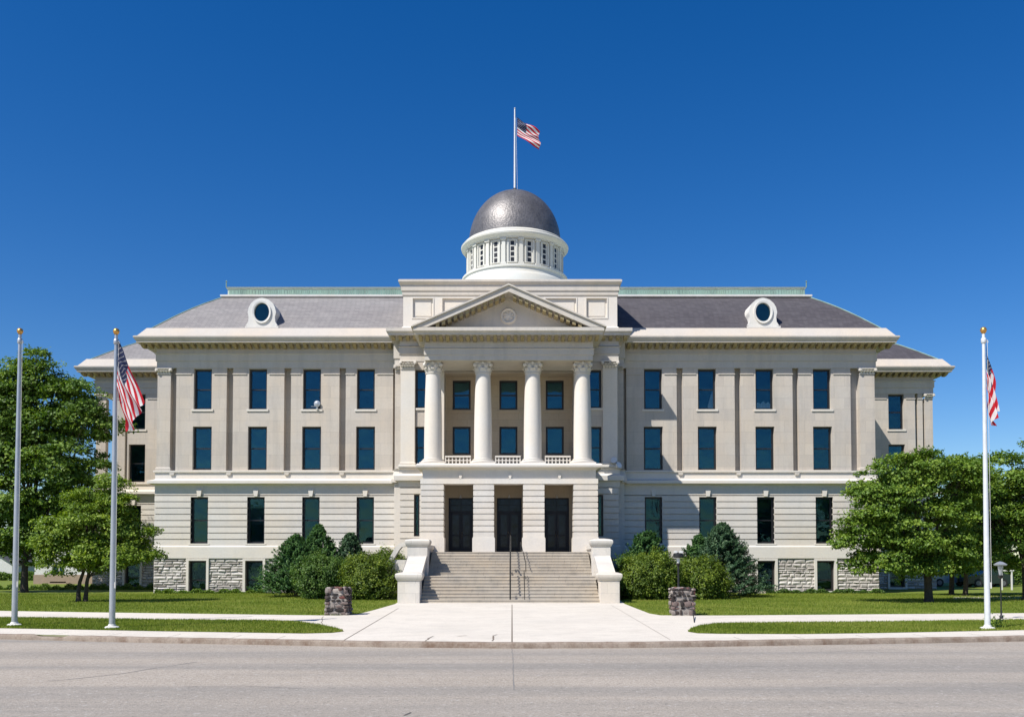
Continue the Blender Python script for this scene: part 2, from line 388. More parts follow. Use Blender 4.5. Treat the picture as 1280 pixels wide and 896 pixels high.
def sheet(name, poly, mat, z, kind='structure'):
    bm = bmesh.new(); vv = [bm.verts.new((x,y,z)) for x, y in poly]; f = bm.faces.new(vv)
    bmesh.ops.triangulate(bm, faces=[f]); bmesh.ops.recalc_face_normals(bm, faces=bm.faces)
    me = bpy.data.meshes.new(name); bm.to_mesh(me); bm.free(); me.materials.append(mat)
    o = bpy.data.objects.new(name, me); COL.objects.link(o); return tag(o, kind=kind)
front = [(x, y+.09) for x, y in fine_k(-40, 40, 1.)]
back = [(-520,757.5),(-300,760),(0,763.2),(100,764.8),(200,766.2),(395,768.8),(425,769),(448,767.2),(470,761.5),(494,754.6),(505,748),(520,744)]
backr = [(760,744),(772,748),(781,754.6),(800,762),(812,766.6),(826,768.8),(900,769),(1080,767.6),(1280,766),(1500,762.5),(1750,758)]
poly = front+[G(*p) for p in reversed(backr)]+[G(*p) for p in reversed(back)]
poly = [p for p in poly]
sheet('pavement', poly, M['concrete'], .004)
gl_ = [(-520,767),(-200,769),(0,771.8),(100,773),(200,774.6),(340,775.8),(375,777.5),(400,781),(420,785.5),(430,789),(415,790.8),(380,791.6),(200,788.8),(100,786.8),(0,785),(-200,781),(-520,777)]
gr_ = [(860,789.4),(864,785.5),(875,782),(895,779.6),(930,778.7),(1080,777.6),(1280,774.8),(1500,771),(1750,767.5),(1750,777),(1500,782.5),(1280,787.3),(1160,789.8),(1080,791.3),(1000,792.3),(900,792),(872,791.3)]
GL = [G(*p) for p in gl_]; GR = [G(*p) for p in gr_]
sheet('grass_strip', GL, M['grassland'], .012); sheet('grass_strip', GR, M['grassland'], .012)
sheet('path', [G(1192,745.5),G(1500,744),G(1750,744),G(1750,747.6),G(1500,748),G(1192,748.3)], M['concrete'], .006)
# joints and cracks
def crack(name, pts, wd, z, mat, wob=0, seed=1):
    r = random.Random(seed); P = [np.array(p) for p in pts]; out = []
    for a, b in zip(P, P[1:]):
        n = max(2, int(np.linalg.norm(b-a)/.25))
        for i in range(n): out.append(a+(b-a)*i/n)
    out.append(P[-1]); mb = MB(); L = len(out)
    q = []
    for i, p in enumerate(out):
        t = out[min(i+1,L-1)]-out[max(i-1,0)]; t /= np.linalg.norm(t); nrm = np.array((-t[1],t[0]))
        p = p+nrm*r.uniform(-wob,wob); h = wd*.5*r.uniform(.5,1.3) if wob else wd*.5
        q.append((p+nrm*h, p-nrm*h))
    for (a,b),(c,d) in zip(q,q[1:]): mb.add([(*a,z),(*b,z),(*d,z),(*c,z)], [(0,1,2,3)])
    return tag(mb.build(name, mat), kind='structure')
xk = lambda px, py=800: G(px, py)
crack('pavement_joint', [G(640,755.5), G(640,802.2)], .035, .008, M['joint'])
crack('pavement_joint', [G(498,760), G(430,800)], .03, .008, M['joint'])
crack('pavement_joint', [G(764,756), G(838,799.6)], .015, .008, M['joint'])
crack('pavement_crack', [G(531,801), G(541,795)], .05, .008, M['joint'], .02, 4)
crack('pavement_crack', [G(572,795), G(584,794.3)], .04, .008, M['joint'], .02, 5)
crack('pavement_crack', [G(616,801), G(616.5,794.5), G(621,793)], .04, .008, M['joint'], .02, 6)
crack('pavement_crack', [G(404,770), G(402,777), G(405,783)], .03, .008, M['joint'], .03, 7)
for px in (40,120,205,290,350,920,1000,1085,1165,1245):
    t_, b_ = (764, 773) if px < 640 else (769, 776); yy = .02*abs(px-640)
    a = G(px, 797); 
    crack('pavement_joint', [(a[0], kerb_y(a[0])+.1), (a[0], kerb_y(a[0])+1.1)], .012, .008, M['joint'])
jr = lambda px, py: G(px, py, -.13)
M['tar'] = simple('dark_crack', (.07,.065,.06), .9); M['tarlight'] = simple('faded_crack', (.19,.18,.17), .9)
crack('road_crack', [jr(62,851), jr(95,848), jr(150,842), jr(200,834), jr(246,827)], .035, -.126, M['tarlight'], .03, 2)
crack('road_crack', [jr(640,810.5), jr(641,822), jr(642,862)], .02, -.126, M['tarlight'], .01, 3)
crack('road_crack', [jr(230,858), jr(300,857), jr(380,860)], .02, -.126, M['tarlight'], .03, 8)
crack('road_crack', [jr(505,894), jr(512,890)], .03, -.126, M['tar'], .02, 9)
crack('road_crack', [jr(760,836), jr(900,833), jr(1100,831)], .015, -.126, M['tarlight'], .02, 10)
crack('road_crack', [jr(1010,815), jr(1120,811)], .02, -.126, M['tarlight'], .02, 12)

# ------------------------------------------------------------------ the courthouse
XC = -.19; hx = 4.05
YM, YC, YW, YP = 59.0, 57.0, 68.0, 53.7
CH = thing('courthouse', (0, YM, 0), 'long pale limestone courthouse with a columned portico, slate mansard roofs and a grey central dome', 'courthouse')
z_base, z_btop = 0., Z(698,YM)
z_wt = Z(681,YM)
z_g = Z(613,YM); z_belt0, z_belt1 = Z(604,58.7), Z(600,58.7)
z_ped = Z(588,YM); z_arch = Z(460,YM)
z_soff = Z(427,57.85); z_cr = Z(420,57.85); z_gut = Z(410,58.55)
W3 = (Z(511.5,YM), Z(461,YM)); W2 = (Z(587,YM), Z(533,YM)); W1 = (Z(679,YM), Z(621,YM)); W0 = (.15, Z(700.5,YM))

RB = random.Random(77)
def window(x, z0, z1, w, yf, mat='glass', blind_or_backing='blind_blue', sill=False, key=False, rail=.5, curtain=None, blind_top=0, apron=False):
    y = yf
    m = MB(); t = .12
    a, b = x-w/2+.003, x+w/2-.003
    m.box(a,a+t,y-.05,y+.07,z0+.003,z1-.003); m.box(b-t,b,y-.05,y+.07,z0+.003,z1-.003)
    m.box(a+t,b-t,y-.048,y+.068,z0+.003,z0+.003+t); m.box(a+t,b-t,y-.048,y+.068,z1-.003-t,z1-.003)
    zm = z0+(z1-z0)*rail
    if rail: m.box(a+t,b-t,y-.03,y+.05,zm-.04,zm+.04)
    fr = m.build('window', M['frame'], CH)
    g = MB(); g.box(a+t,b-t,y+.004,y+.012,z0+t,(zm-.04) if rail else z1-t); g.build('pane', M[mat], fr)
    if rail: g = MB(); g.box(a+t,b-t,y-.02,y-.012,zm+.04,z1-t); g.build('pane', M[mat], fr)
    g = MB(); g.box(a+.01,b-.01,y+.10,y+.11,z0+.01,z1-.01)
    g.t = [RB.random()]*len(g.v); g.build('blind', M[blind_or_backing], fr)  # full-size dark sheet added in place of the unlit room
    if not blind_top and z1-z0 > 1.9 and w > .9 and RB.random() < .3: blind_top = RB.choice((.22,.3,.42,.55)); bm_ = 'blind_mid'
    else: bm_ = 'blind_pale'
    if blind_top: g = MB(); g.box(a+t,b-t,y+.03,y+.036,z1-t-(z1-z0)*blind_top,z1-t); tag(g.build('blind', M[bm_], fr), 'partly lowered grey blind')
    if curtain:
        g = MB(); n = 14
        if curtain == 'side':
            for i in range(n):
                u = i/n; xa = b-t-.34*(1-0)+.34*u; xb = xa+.34/n
                zt = z0+(z1-z0)*(.12+.42*u)
                g.add([(xa,y+.02+.02*(i%2),z0+t),(xb,y+.02+.02*((i+1)%2),z0+t),(xb,y+.02+.02*((i+1)%2),zt+.1),(xa,y+.02+.02*(i%2),zt)], [(0,1,2,3)])
        else:
            for i in range(n):
                u = i/n; xa = a+t+(b-a-2*t)*u; xb = xa+(b-a-2*t)/n; zt = z0+t+.28+.12*sin(u*pi)+.06*sin(u*17)
                g.add([(xa,y+.02+.02*(i%2),z0+t),(xb,y+.02+.02*((i+1)%2),z0+t),(xb,y+.02+.02*((i+1)%2),zt),(xa,y+.02+.02*(i%2),zt)], [(0,1,2,3)])
        tag(g.build('curtain', M['curtain'], fr), 'white gathered curtain at the bottom of the pane')
    if sill:
        s = MB(); s.box(x-w/2-.12,x+w/2+.12,yf-.38-(.0),yf+.0-.06,z0-.13,z0-.002) if sill == 1 else s.box(x-w/2-.1,x+w/2+.1,yf-.36,yf-.06,z0-.09,z0-.002)
        s.build('sill', M['stone_clean'], fr)
    if key:
        s = MB(); yk = yf-.3-.10
        s.prism([(x-.10,z1+.03),(x+.10,z1+.03),(x+.17,z_g+.06),(x-.17,z_g+.06)], yk-.04, yk+.12); s.build('keystone', M['stone_clean'], fr)
    return fr

def modillions(x0, x1, y, ztop, parent, k=(1,1), ydep=0, pitch=.45, pj=.62):
    m = MB(); n = max(1, int(round((x1-x0)/pitch))); p = (x1-x0)/n; r = random.Random(int(x0*10))
    for i in range(n+1):
        x = x0+i*p; h = .24+r.uniform(-.02,.02)
        m.prism_x([(y-pj,ztop),(y-pj,ztop-.10),(y-pj*.8,ztop-.16),(y-pj*.35,ztop-h),(y,ztop-h),(y,ztop)], x-pitch*.24, x+pitch*.24)
        # pale panel between
    if ydep:
        for side, sg in ((x0, -1), (x1, 1)):
            nn = int(ydep/pitch)
            for i in range(1, nn):
                yy = y+i*pitch
                m.box(min(side, side+sg*.6), max(side, side+sg*.6), yy-.1, yy+.1, ztop-.2, ztop)
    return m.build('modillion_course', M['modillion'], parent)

def rock_wall(x0, x1, z0, z1, y, holes, seed):
    r = random.Random(seed); m = MB(); z = z0
    while z < z1-.08:
        h = r.choice((.11,.14,.17,.2,.25)); 
        if z+h > z1-.1: h = z1-z
        x = x0
        while x < x1-.01:
            wd = r.uniform(.22,.85)
            if x+wd > x1-.25: wd = x1-x
            a, b = x, x+wd
            segs = [(a,b)]
            for hx0,hx1,hz0,hz1 in holes:
                if z < hz1-.02 and z+h > hz0+.02:
                    ns = []
                    for s0,s1 in segs:
                        if s1 <= hx0 or s0 >= hx1: ns.append((s0,s1))
                        else:
                            if s0 < hx0: ns.append((s0,hx0))
                            if s1 > hx1: ns.append((hx1,s1))
                    segs = ns
            for s0,s1 in segs:
                if s1-s0 < .06: continue
                g = .014; bl = r.uniform(.02,.075); j = lambda: r.uniform(-.02,.02)
                a0,a1,c0,c1 = s0+g,s1-g,z+g,z+h-g; ii = min(.05,(s1-s0)*.25,h*.22)
                m.add([(a0,y,c0),(a1,y,c0),(a1,y,c1),(a0,y,c1),
                       (a0+ii+j()*.5,y-bl+j(),c0+ii),(a1-ii+j()*.5,y-bl+j(),c0+ii),(a1-ii+j()*.5,y-bl+j(),c1-ii),(a0+ii+j()*.5,y-bl+j(),c1-ii),
                       ((a0+a1)/2+j()*3,y-bl-r.uniform(0,.05),(c0+c1)/2+j())],
                      [(0,1,5,4),(1,2,6,5),(2,3,7,6),(3,0,4,7),(4,5,8),(5,6,8),(6,7,8),(7,4,8)], min(1,max(0,r.gauss(.56,.26))))
            x += wd
        z += h
    o = m.build('basement_wall', M['rock'], CH); 
    bk = MB(); bk.wall(x0, x1, z0, z1, y+.002, y+.4, holes); bk.build('mortar_bed', M['mortar'], o)
    return o

def grooved(x0, x1, z0, z1, yf, yb, holes, nco, name='banded_wall', gd=.10, gh=.06, tone=None, mat='stone_rust', seed=1):
    m = MB(); h = (z1-z0)/nco; r = random.Random(seed)
    for i in range(nco):
        a, b = z0+i*h, z0+(i+1)*h-gh
        # per-course outline with openings
        segs = [(x0,x1)]
        cuts = sorted([hh for hh in holes if hh[2] < b-.01 and hh[3] > a+.01], key=lambda q: q[0])
        xx = x0; 
        for hh in cuts:
            if hh[0] > xx: m.box(xx, hh[0], yf, yb, a, b, r.uniform(.2,.8))
            if a < hh[2]-.02: m.box(max(hh[0],xx), hh[1], yf+.001, yb, a, hh[2]-.001, .5)
            if b > hh[3]+.02: m.box(max(hh[0],xx), hh[1], yf+.001, yb, hh[3]+.001, b, .5)
            xx = hh[1]
        if xx < x1: m.box(xx, x1, yf, yb, a, b, r.uniform(.2,.8))
    m.wall(x0+.01, x1-.01, z0+.005, z1-.02, yf+gd, yb-.01, holes)
    return m.build(name, M[mat], CH)

def capital_small(m, x0, x1, y, zt, hh=.42, ends=True):
    """flat pilaster capital: bell, curled leaves, volutes, abacus"""
    xm = (x0+x1)/2; w = (x1-x0)
    m.box(x0-.02,x1+.02,y-.06,y+.2,zt-hh,zt-hh+.05)
    nl = 5
    for row, (zz, sc) in enumerate(((zt-hh+.05,.55),(zt-hh+.17,.75))):
        for i in range(nl-row):
            xc = x0+w*(i+.5+row*.5)/nl; lw = w/nl*.42; o = .05+.05*row
            m.prism_x([(y-.04,zz),(y-.07-o*.3,zz+.12),(y-.12-o,zz+.18),(y-.11-o,zz+.13),(y-.04,zz+.06),(y+.1,zz)], xc-lw, xc+lw)
    for xc in (x0-.02, x1+.02):
        m.tube([(xc,y-.2,zt-.15),(xc,y+.02,zt-.15)], .095, 10); m.tube([(xc,y-.23,zt-.15),(xc,y-.16,zt-.15)], .045, 8)
    m.tube([(xm,y-.12,zt-.1),(xm,y,zt-.1)], .06, 8)
    m.box(x0-.10,x1+.10,y-.16,y+.2,zt-.075,zt)

def upper_facade(Y, xl, xr, slabs, corner, nm):
    """slabs: [(xa,xb,[(xc, opts)])] raised panels, corner: pilasters at the ends"""
    yf = Y; yb = Y+.46
    core = MB(); core.box(xl+.02, xr-.02, yb+(1.2 if nm == 'm' else 0), yb+20 if nm == 'm' else yb+16, 0, z_soff)
    if nm == 'm': core.box(xl+.02, XC-hx-.6, yb, yb+1.2, 0, z_soff-.01); core.box(XC+hx+.6, xr-.02, yb, yb+1.2, 0, z_soff-.01); core.build('wall', M['stone'], CH)
    for xa, xb, wins in slabs:
        holes = []
        for xc, o in wins:
            if o.get('w3', 1): holes.append((xc-.58,xc+.58,W3[0],W3[1]))
            if o.get('w2', 1): holes.append((xc-.61,xc+.61,W2[0],W2[1]))
        m = MB(); m.wall(xa, xb, z_ped, z_arch, yf, yb, holes); 
        o_ = m.build('wall_panel', M['stone'], CH)
        cp = MB(); hole3 = [(h[0]-.14,h[1]+.14) for h in holes if h[3] > z_arch-.4]
        segs = []; xx = xa
        for h0,h1 in hole3: segs.append((xx,h0)); xx = h1
        segs.append((xx,xb))
        for s0,s1 in segs:
            cp.box(s0-.03 if s0 == xa else s0, s1+.03 if s1 == xb else s1, yf-.05, yf+.05, z_arch-.42, z_arch-.36)
        if nm == 'm' or True: cp.build('necking', M['stone_plain'], o_)
        for xc, o in wins:
            if o.get('w3', 1): window(xc, *W3, 1.16, yf+.32, sill=1, curtain=o.get('c3'), blind_top=o.get('b3',0))
            if o.get('w2', 1): window(xc, *W2, 1.22, yf+.32, sill=0, blind_top=o.get('b2',0))
    for xa, xb in corner:
        m = MB(); m.box(xa, xb, yf-.02, yb, z_ped+.22, z_arch-.4); m.stack(xa,xb,yf-.02,yb,[(.06,z_ped),(.06,z_ped+.13),(.02,z_ped+.22)],(1,1,1,0))
        pl = m.build('pilaster', M['stone'], CH)
        c = MB(); capital_small(c, xa, xb, yf-.02, z_arch-.002, .40); c.build('capital', M['stone_clean'], pl)

def lower_facade(Y, xl, xr, w1s, w0s, seed, k=(1,1,1,1), back=20, mod=True):
    h1 = [(x-.56,x+.56,W1[0],W1[1]) for x in w1s]; h0 = [(x-.56,x+.56,W0[0],W0[1]) for x in w0s]
    zl = Z(618.5,YM) 
    grooved(xl-.05, xr+.05, z_wt, zl, Y-.06, Y+.45, h1, 8, seed=seed)
    m = MB(); m.box(xl-.05,xr+.05,Y-.06,Y+.45,zl+.003,z_belt0); m.build('frieze_band', M['stone_rust'], CH)
    for x in w1s: window(x, *W1, 1.12, Y+.27, 'glass_low', 'blind_teal', sill=2, key=True)
    m = MB(); m.stack(xl,xr,Y,Y+back,[(.06,z_belt0-.12),(.16,z_belt0-.02),(.42,z_belt0),(.42,z_belt1-.03),(.15,z_belt1+.05),(.04,z_belt1+.10),(.04,z_ped-.14),(.14,z_ped-.11),(.14,z_ped-.01),(.0,z_ped)],k)
    m.build('belt_course', M['stone_clean'], CH)
    m = MB(); m.stack(xl,xr,Y,Y+back,[(.12,z_btop),(.14,z_btop+.03),(.14,z_wt-.12),(.06,z_wt-.01)],k); m.build('water_table', M['stone_clean'], CH)
    cuts_ = [xl-.06]+[c_ for h_ in sorted(h0) for c_ in (h_[0], h_[1])]+[xr+.06]
    for i_ in range(0, len(cuts_), 2): rock_wall(cuts_[i_], cuts_[i_+1], 0, z_btop, Y-.02, [], seed+i_)
    for x in w0s:
        f = window(x, *W0, 1.12, Y+.22, 'glass_low', 'blind_teal', rail=.36 if seed % 2 else 0)
        s = MB(); s.box(x-.72,x-.563,Y-.16,Y+.2,.1,W0[1]); s.box(x+.563,x+.72,Y-.16,Y+.2,.1,W0[1]); s.box(x-.72,x+.72,Y-.162,Y+.1,W0[1]+.002,z_btop-.003)
        s.box(x-.7,x+.7,Y-.18,Y+.1,-.05,W0[0]-.003); s.build('surround', M['stone_clean'], f)

def top_facade(Y, xl, xr, k=(1,1,1,1), back=20, modrange=None):
    m = MB(); m.stack(xl,xr,Y,Y+back,[(.03,z_arch),(.03,z_arch+.42),(.09,z_arch+.44),(.09,z_arch+.86),(.16,z_arch+.9),(.16,z_arch+.95),(.05,z_arch+.98),(.05,z_soff-.02)],k)
    m.build('entablature', M['stone_plain'], CH)
    m = MB(); m.stack(xl,xr,Y,Y+back,[(.05,z_soff-.1),(.18,z_soff-.02),(.18,z_soff),(1.0,z_soff),(1.0,z_soff+.10),(1.06,z_soff+.14),(1.15,z_cr-.05),(1.15,z_cr)],k)
    co_ = m.build('cornice', M['stone_plain'], CH)
    m = MB(); m.stack(xl,xr,Y,Y+back,[(1.13,z_cr+.001),(1.13,z_cr+.04),(.95,z_cr+.09),(.52,z_gut-.02),(.45,z_gut),(-.6,z_gut)],k)
    m.build('gutter_slope', M['gutter'], CH)
    a, b = modrange or (xl-.7, xr+.7)
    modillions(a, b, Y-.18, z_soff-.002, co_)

# -- main block
xl, xr = X(195.5,YM), X(1095.5,YM)
XM = lambda p, q=None: X(p, YM, 520)
# left and right of the centre block share a facade, drawn as panels
xcl, xcr = X(491,58.2), X(783,58.2)
slabL = [(220,283,253),(291,355,322),(363.5,424,389.6),(432,491,457)]
slabR = [(783,846,816.5),(853.5,918.5,884),(926,991,956),(998.5,1063.5,1028)]
SL = []
for i,(a,b,c) in enumerate(slabL): SL.append((XM(a),XM(b),[(XM(c),{'b2': (0,.0,.0,.0)[i]})]))
for i,(a,b,c) in enumerate(slabR): SL.append((XM(a),XM(b),[(XM(c),{'c3': (None,'side','low',None)[i]})]))
upper_facade(YM, xl, xr, SL, [(XM(196.5),XM(213)),(XM(1075),XM(1093.5))], 'm')
w1L = [X(p,YM,650) for p in (249.3,320,388.7,456.6)]; w1R = [X(p,YM,650) for p in (816.8,884.8,957,1030.3)]
w0 = [X(p,YM,720) for p in (247.5,318,388,456)]+[X(p,YM,720) for p in (817,886,957.5,1031.5)]
lower_facade(YM, xl, xr, w1L+w1R, w0, 5, back=20)
top_facade(YM, xl, xr)
# small brackets under the ledge below each recess
m = MB()
for p in (216.5,287,359.3,428,850,922.3,994.8,1069): 
    x = XM(p); m.prism([(x-.16,z_ped-.13),(x-.12,z_ped-.30),(x+.12,z_ped-.30),(x+.16,z_ped-.13)], YM-.14, YM+.0)
m.build('ledge_brackets', M['stone_plain'], CH)

# -- wings
for sgn in (-1, 1):
    if sgn < 0: a, b = X(119,YW), X(232,YW)
    else: a, b = X(1055,YW), X(1167,YW)
    if sgn < 0:
        sl = [(X(140,YW),X(156,YW),[]), (X(159,YW),X(196,YW),[(X(171.5,YW,540),{})])]; cn = [(X(120,YW),X(132,YW))]; w1 = [X(167,YW,650)]; w0_ = [X(166,YW,720)]
    else:
        sl = [(X(1090,YW),X(1144.5,YW),[(X(1120.5,YW,530),{})]),(X(1148,YW),X(1154,YW),[])]; cn = [(X(1156.5,YW),X(1166.5,YW))]; w1 = [X(1121,YW,650)]; w0_ = [X(1121,YW,720)]
    upper_facade(YW, a, b, sl, cn, 'w')
    lower_facade(YW, a, b, w1, w0_, 7 if sgn < 0 else 9, (1,0,1,1) if sgn < 0 else (0,1,1,1), 16)
    top_facade(YW, a, b, (1,0,1,1) if sgn < 0 else (0,1,1,1), 16, (a-.7,b) if sgn < 0 else (a,b+.7))

def roof(x0, x1, y0, y1, prof, k, mat, label=None):
    m = MB(); m.stack(x0,x1,y0,y1,prof,k); o = m.build('roof', M[mat], CH)
    if label: tag(o, label)
    return o
Yr = 62.2; z_rt = Z(371.5,Yr)
def rprof(d0, z0, d1, z1, bul=.09, n=7):
    out = []
    for i in range(n+1):
        t = i/n; out.append((d0+(d1-d0)*t, z0+(z1-z0)*t+bul*sin(pi*t)*(z1-z0)/2.9*1.6)); 
    return out
pr = rprof(.30, z_gut+.003, -3.2, z_rt)
xmid = X(636,YM)
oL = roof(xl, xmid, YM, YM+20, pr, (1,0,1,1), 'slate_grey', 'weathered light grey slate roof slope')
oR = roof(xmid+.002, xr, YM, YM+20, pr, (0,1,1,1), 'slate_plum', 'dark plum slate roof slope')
def hipline(o, cx, sx, ys, prof):
    m = MB(); m.tube([(cx-sx*d, ys-d, z+.02) for d, z in prof], .04, 6); m.build('hip_flashing', M['copper'], o)
hipline(oL, xl, 1, YM, pr); hipline(oR, xr, -1, YM, pr)
# note: outward offset d grows to the outside
m = MB(); m.stack(xl,xr,YM,YM+20,[(-3.08,z_rt-.02),(-3.02,z_rt+.02),(-3.02,z_rt+.13),(-3.3,z_rt+.16)]); m.build('ridge_band', M['white'], CH)
zc0, zc1 = z_rt+.16, Z(358.5,Yr+.2)
m = MB(); m.stack(xl,xr,YM,YM+20,[(-3.42,zc0),(-3.42,zc1-.16),(-3.36,zc1-.15),(-3.30,zc1-.04),(-3.5,zc1)])
cr_ = m.build('roof_cresting', M['copper_pale'], CH)
m = MB(); rr = random.Random(5); xx = xl+3.5
while xx < xr-3.5:
    wv = rr.uniform(.1,.22); m.box(xx, xx+wv*.8, YM+3.385, YM+3.42, zc0+.02, zc1-.17-rr.uniform(0,.08), rr.random()); xx += wv
m.build('cresting_pattern', M['copper'], cr_)
for x_, z_ in ((X(279,Yr),0),(X(1012,Yr),0)):
    m = MB(); m.tube([(x_,Yr+.3,zc1-.02),(x_,Yr+.3,zc1+.35)], .035, 6); m.lathe(x_,Yr+.3,[(.001,zc1+.33),(.07,zc1+.4),(.001,zc1+.47)],8); m.build('finial', M['copper'], CH)
for sgn in (-1,1):
    if sgn < 0: a, b = X(119,YW), X(232,YW); k = (1,0,1,1)
    else: a, b = X(1055,YW), X(1167,YW); k = (0,1,1,1)
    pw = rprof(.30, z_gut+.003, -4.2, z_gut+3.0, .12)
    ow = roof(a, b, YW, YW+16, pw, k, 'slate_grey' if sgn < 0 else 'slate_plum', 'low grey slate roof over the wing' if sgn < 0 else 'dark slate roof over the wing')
    if sgn < 0: hipline(ow, a, 1, YW, pw)
    else: hipline(ow, b, -1, YW, pw)

# -- dormers
def dormer(px):
    Yd = 59.05; xc = X(px, Yd, 392); s = Yd/1150
    zb = Z(409.5,Yd); zc = Z(391.5,Yd); rx, rz = 9.6*s, 11.8*s
    out = [(-20,17.5),(-20,14.5),(-17,13),(-16.5,6),(-17.8,0),(-16.5,-6),(-14,-11),(-9,-15.5),(-4,-17.8),(0,-18.3),(4,-17.8),(9,-15.5),(14,-11),(16.5,-6),(17.8,0),(16.5,6),(17,13),(20,14.5),(20,17.5)]
    P = [(xc+a*s, zc-b*s) for a, b in out]
    def hit(an):
        dx, dz = cos(an), sin(an); best = None
        for (x1,z1),(x2,z2) in zip(P, P[1:]+P[:1]):
            ex, ez = x2-x1, z2-z1; den = dx*ez-dz*ex
            if abs(den) < 1e-9: continue
            t = ((x1-xc)*ez-(z1-zc)*ex)/den; u = ((x1-xc)*dz-(z1-zc)*dx)/den
            if t > 0 and -1e-6 <= u <= 1+1e-6 and (best is None or t < best): best = t
        return (xc+dx*best, zc+dz*best)
    n = 72; ang = [2*pi*i/n for i in range(n)]
    O = [hit(a) for a in ang]; I = [(xc+rx*cos(a), zc+rz*sin(a)) for a in ang]; J = [(xc+rx*1.22*cos(a), zc+rz*1.2*sin(a)) for a in ang]
    m = MB(); y0 = Yd-.25
    vs = [(x,y0,z) for x,z in O]+[(x,y0,z) for x,z in J]+[(x,y0-.09,z) for x,z in J]+[(x,y0-.07,z) for x,z in I]+[(x,y0+.25,z) for x,z in I]+[(x,y0+2.4,z) for x,z in O]
    fs = []
    for i in range(n):
        j = (i+1)%n
        for r_ in range(4): fs.append((r_*n+i,r_*n+j,(r_+1)*n+j,(r_+1)*n+i))
        fs.append((i,5*n+i,5*n+j,j))
    m.add(vs, fs); d = m.build('dormer', M['white'], CH, smooth=35)
    g = MB(); g.add([(x,y0+.12,z) for x,z in I], [tuple(range(n))]); g.build('pane', M['glass'], d)
    g = MB(); g.add([(x,y0+.2,z) for x,z in I], [tuple(range(n))], .8); g.build('blind', M['blind_blue'], d)  # dark sheet standing in for the unlit space behind the pane
    g = MB(); g.box(xc-20.5*s,xc+21.5*s,y0-.08,y0+.5,zb-.1,zb+.02); g.build('sill', M['white'], d)
dormer(328.5); dormer(952.5)

# -- centre block
XC = -.19
cx0, cx1 = X(500,YC), X(773,YC)
hx = 4.05                                      # half width of the loggia opening
zfl = Z(579,53.5); zcl = Z(450,53.7)
fl_l, fl_r = (X(519.5,YC+.3), X(541,YC+.3)), (X(735,YC+.3), X(751.5,YC+.3))
zfw3 = (Z(510,YC), Z(462,YC)); zfw2 = (zfl+.1, Z(533,YC))
holes = [(a,b,*z_) for a,b in (fl_l, fl_r) for z_ in (zfw3, zfw2)]
m = MB(); m.wall(cx0, cx1, z_ped, z_soff, YC, YC+.5, holes+[(XC-hx, XC+hx, zfl-.0, zcl)]); 
m.box(cx0+.01, XC-hx, YC+.5, YM+1, z_ped, z_soff); m.box(XC+hx, cx1-.01, YC+.5, YM+1, z_ped, z_soff)
m.build('centre_wall', M['stone'], CH)
for a_, b_ in ((cx0-.48, XC-hx-.01), (XC+hx+.01, cx1+.48)):
    m = MB(); m.box(a_, b_, 58.2, YM+1, z_ped, z_arch); m.build('centre_step_wall', M['stone'], CH)
for (a,b) in (fl_l, fl_r):
    for zz, r_ in ((zfw3,.5),(zfw2,.5)):
        window((a+b)/2, *zz, b-a, YC+.3, rail=r_, sill=1 if zz is zfw3 else 0)
# pilasters on the centre block
for a, b in ((X(501,YC),X(518.5,YC)),(X(753.5,YC),X(771.5,YC)),(XC-hx-.45,XC-hx+.02),(XC+hx-.02,XC+hx+.45)):
    m = MB(); yf = YC-.14; wd = b-a
    m.box(a,b,yf,YC-.002,z_ped+.3,z_arch-.5); m.stack(a,b,yf,YC-.002,[(.13,z_ped),(.13,z_ped+.12),(.04,z_ped+.18),(.08,z_ped+.24),(0,z_ped+.3)],(1,1,1,0))
    pl = m.build('pilaster', M['stone_clean'], CH)
    if wd > .6:
        c = MB(); capital_small(c, a, b, yf, z_arch-.002, .52); c.build('capital', M['stone_clean'], pl)
for a, b in ((cx0-.44,cx0-.06),(cx1+.06,cx1+.44)):
    m = MB(); m.box(a,b,58.08,58.198,z_ped,z_arch-.45); pl = m.build('pilaster', M['stone'], CH)
    c = MB(); capital_small(c, a, b, 58.08, z_arch-.002, .45); c.build('capital', M['stone_plain'], pl)
# centre block entablature and cornice
m = MB(); m.stack(cx0,cx1,YC,YM+2,[(.03,z_arch),(.03,z_arch+.42),(.09,z_arch+.44),(.09,z_arch+.86),(.16,z_arch+.9),(.05,z_arch+.98),(.05,z_soff-.02)],(1,1,1,0)); m.build('entablature', M['stone_plain'], CH)
zcc = Z(418,56.2)
m = MB(); m.stack(cx0,cx1,YC,YM+2,[(.05,z_soff-.08),(.15,z_soff-.01),(.15,zcc),(.68,zcc),(.68,zcc+.1),(.80,zcc+.22),(.80,zcc+.42),(.6,zcc+.46),(-.2,zcc+.5)],(1,1,1,0))
cc_ = m.build('cornice', M['stone_plain'], CH); modillions(cx0-.4,cx1+.4,YC-.15,zcc-.002,cc_,pj=.45)
m = MB(); m.stack(cx0-.48,cx1+.48,58.2,YM+2,[(.03,z_arch),(.03,z_arch+.42),(.09,z_arch+.44),(.09,z_soff)],(1,1,1,0)); m.build('entablature', M['stone_plain'], CH)
